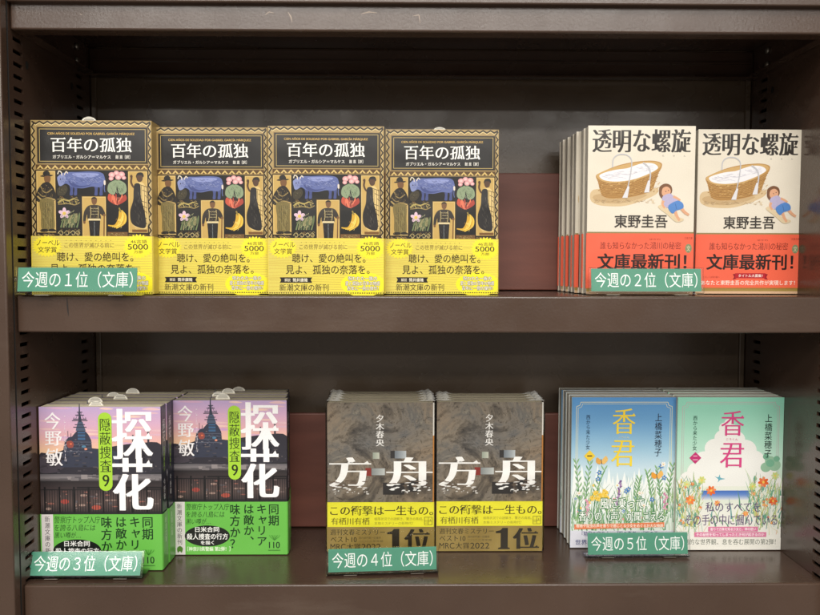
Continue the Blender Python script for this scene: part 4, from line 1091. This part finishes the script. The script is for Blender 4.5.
# ------------------------------------------------------------------ green rank signs in clear holders
def make_sign(num, W, lean, base):
    H = .0205
    root = empty('rank_sign', (0, 0, 0))
    pr = Print(W, H); V = H / W * 100
    pr.rect(0, 0, 100, V, (82, 152, 125), 6, 2)
    pr.text('今週の%s位（文庫）' % num, 3.4, V * .16, 96.5, V * .84, (252, 254, 252), 'reg')
    vs = [(-W / 2, 0, 0), (W / 2, 0, 0), (W / 2, 0, H), (-W / 2, 0, H), (-W / 2, .0004, 0), (W / 2, .0004, 0), (W / 2, .0004, H), (-W / 2, .0004, H)]
    fs = [[0, 1, 2, 3], [5, 4, 7, 6], [0, 4, 5, 1], [3, 2, 6, 7], [0, 3, 7, 4], [1, 5, 6, 2]]
    cs = [[lin((82, 152, 125))] * 4] * 6
    b = len(vs)
    for u, v, l in pr.vs: vs.append(((u - 50) * pr.k, -2e-5 - l * 5e-6, H - v * pr.k))
    for f, c in zip(pr.fs, pr.cs): fs.append([b + i for i in f]); cs.append(c)
    me = bpy.data.meshes.new('card'); me.from_pydata(vs, [], fs)
    atr = me.color_attributes.new('Print', 'FLOAT_COLOR', 'CORNER')
    for p, c in zip(me.polygons, cs):
        for j in range(p.loop_total): atr.data[p.loop_start + j].color = c[j]
    me.materials.append(M['card'])
    c = obj('card', me, root, (0, 0, .0035), (-lean, 0, 0))
    # holder: two clear plates round the card, a folded foot and two little pads
    m = MB(); e = .002
    m.box(-W / 2 - e, W / 2 + e, -.0015, -.0006, -.0012, H + .0008, 0, .0002); m.box(-W / 2 - e, W / 2 + e, .0008, .0018, -.0012, H + .0008, 0, .0002)
    pl = obj('clear_holder', m.done('clear_holder', [M['acrylic']]), root, (0, 0, .0035), (-lean, 0, 0))
    m = MB(); m.box(-W / 2 - e, W / 2 + e, -.001, base, .0008, .0018, 0, .0002)
    obj('foot', m.done('foot', [M['acrylic']]), root)
    for x in (-W * .30, W * .32):
        m = MB(); m.box(x - .006, x + .006, -.0003, .008, .0001, .0007, 0, .0002); obj('pad', m.done('pad', [M['card_pad']]), root)
    return root
mm, nt, b = new_mat('pale_foam_pad'); b.inputs['Base Color'].default_value = lin((170, 165, 150)); b.inputs['Roughness'].default_value = .8
n = noise(nt, 800, 2); bump(nt, b, n.outputs['Fac'], .3, .0003); M['card_pad'] = mm
SIGNS = [('１', 17.5, 136, 278, -.0085, .1010, 8, .018, 0, 0, 'green sign reading rank 1, in front of the leftmost yellow banded book'),
         ('２', 591.5, 702, 278, .024, .0995, 8, .016, 0, 0, 'green sign reading rank 2, in front of the red banded stack'),
         ('３', 28.5, 139.5, 562, .013, .0992, 20.9, .024, ZL, 0, 'shiny green sign reading rank 3, tilted back in the lower left corner'),
         ('４', 328.5, 437, 560, .022, .0985, 8, .030, ZL, 1.2, 'green sign reading rank 4, in front of the film wrapped books'),
         ('５', 587, 689.4, 547, .062, .0970, 8, .012, ZL, .3, 'green sign reading rank 5, in front of the blue meadow books')]
for num, a, b2, py, Y, W, lean, base, z, rz, lb in SIGNS:
    s = make_sign(num, W, math.radians(lean), base)
    s.location = (spot(a, b2, py, Y), Y, z + .0002); s.rotation_euler = (0, 0, 0)
    if rz: s.rotation_euler = (0, math.radians(-rz) * .35, math.radians(rz * 2.2))
    tag(s, lb, 'sign', 'green rank signs on the shelves')

bpy.data.objects.remove(_to); bpy.data.objects.remove(_fo); bpy.data.curves.remove(_tc); bpy.data.curves.remove(_fc)

# ------------------------------------------------------------------ light: near ceiling strip lamp of the shop, unseen far rows added to brighten shelf backs, dim room around
def lamp(name, loc, size, sy, power, aim, col=(1, .95, .87)):
    l = bpy.data.lights.new(name, 'AREA'); l.shape = 'RECTANGLE'; l.size = size; l.size_y = sy; l.energy = power; l.color = col
    o = bpy.data.objects.new(name, l); COL.objects.link(o); o.location = loc
    d = Vector(aim) - Vector(loc); o.rotation_euler = d.to_track_quat('-Z', 'Y').to_euler()
    return o
for y, e, L in ((-1.1, 25, 1.25), (-2.4, 68, 2.5), (-3.8, 96, 4.2), (-6.2, 150, 5.5)):
    lamp('ceiling_and_fill_lamp', (.0, y, 1.35), L, .5, e, (.0, y, 0), (1, .965, .91))
w = bpy.data.worlds.new('World'); SC.world = w; w.use_nodes = True
nt = w.node_tree; bg = nt.nodes['Background']
tc = nt.nodes.new('ShaderNodeTexCoord'); nz = nt.nodes.new('ShaderNodeTexNoise'); nz.inputs['Scale'].default_value = 3.0; nz.inputs['Detail'].default_value = 3
sp = nt.nodes.new('ShaderNodeSeparateXYZ'); nt.links.new(tc.outputs['Generated'], sp.inputs[0])
r = ramp(nt, sp.outputs['Z'], [(0.0, (.52, .47, .42, 1)), (.01, (.55, .51, .46, 1)), (.3, (.80, .76, .70, 1)), (.8, (.85, .81, .76, 1))])
mr = nt.nodes.new('ShaderNodeMapRange'); mr.inputs[1].default_value = .3; mr.inputs[2].default_value = .7; mr.inputs[3].default_value = .45; mr.inputs[4].default_value = 1.5
nt.links.new(tc.outputs['Generated'], nz.inputs['Vector']); nt.links.new(nz.outputs['Fac'], mr.inputs[0])
vm = nt.nodes.new('ShaderNodeVectorMath'); vm.operation = 'SCALE'; nt.links.new(r.outputs[0], vm.inputs[0]); nt.links.new(mr.outputs[0], vm.inputs['Scale'])
nt.links.new(vm.outputs[0], bg.inputs['Color']); bg.inputs['Strength'].default_value = .68
SC.view_settings.view_transform = 'Standard'; SC.view_settings.look = 'None'; SC.view_settings.exposure = 0.0; SC.view_settings.gamma = 1.0
SC.cycles.transparent_max_bounces = 32
SC.cycles.max_bounces = 8
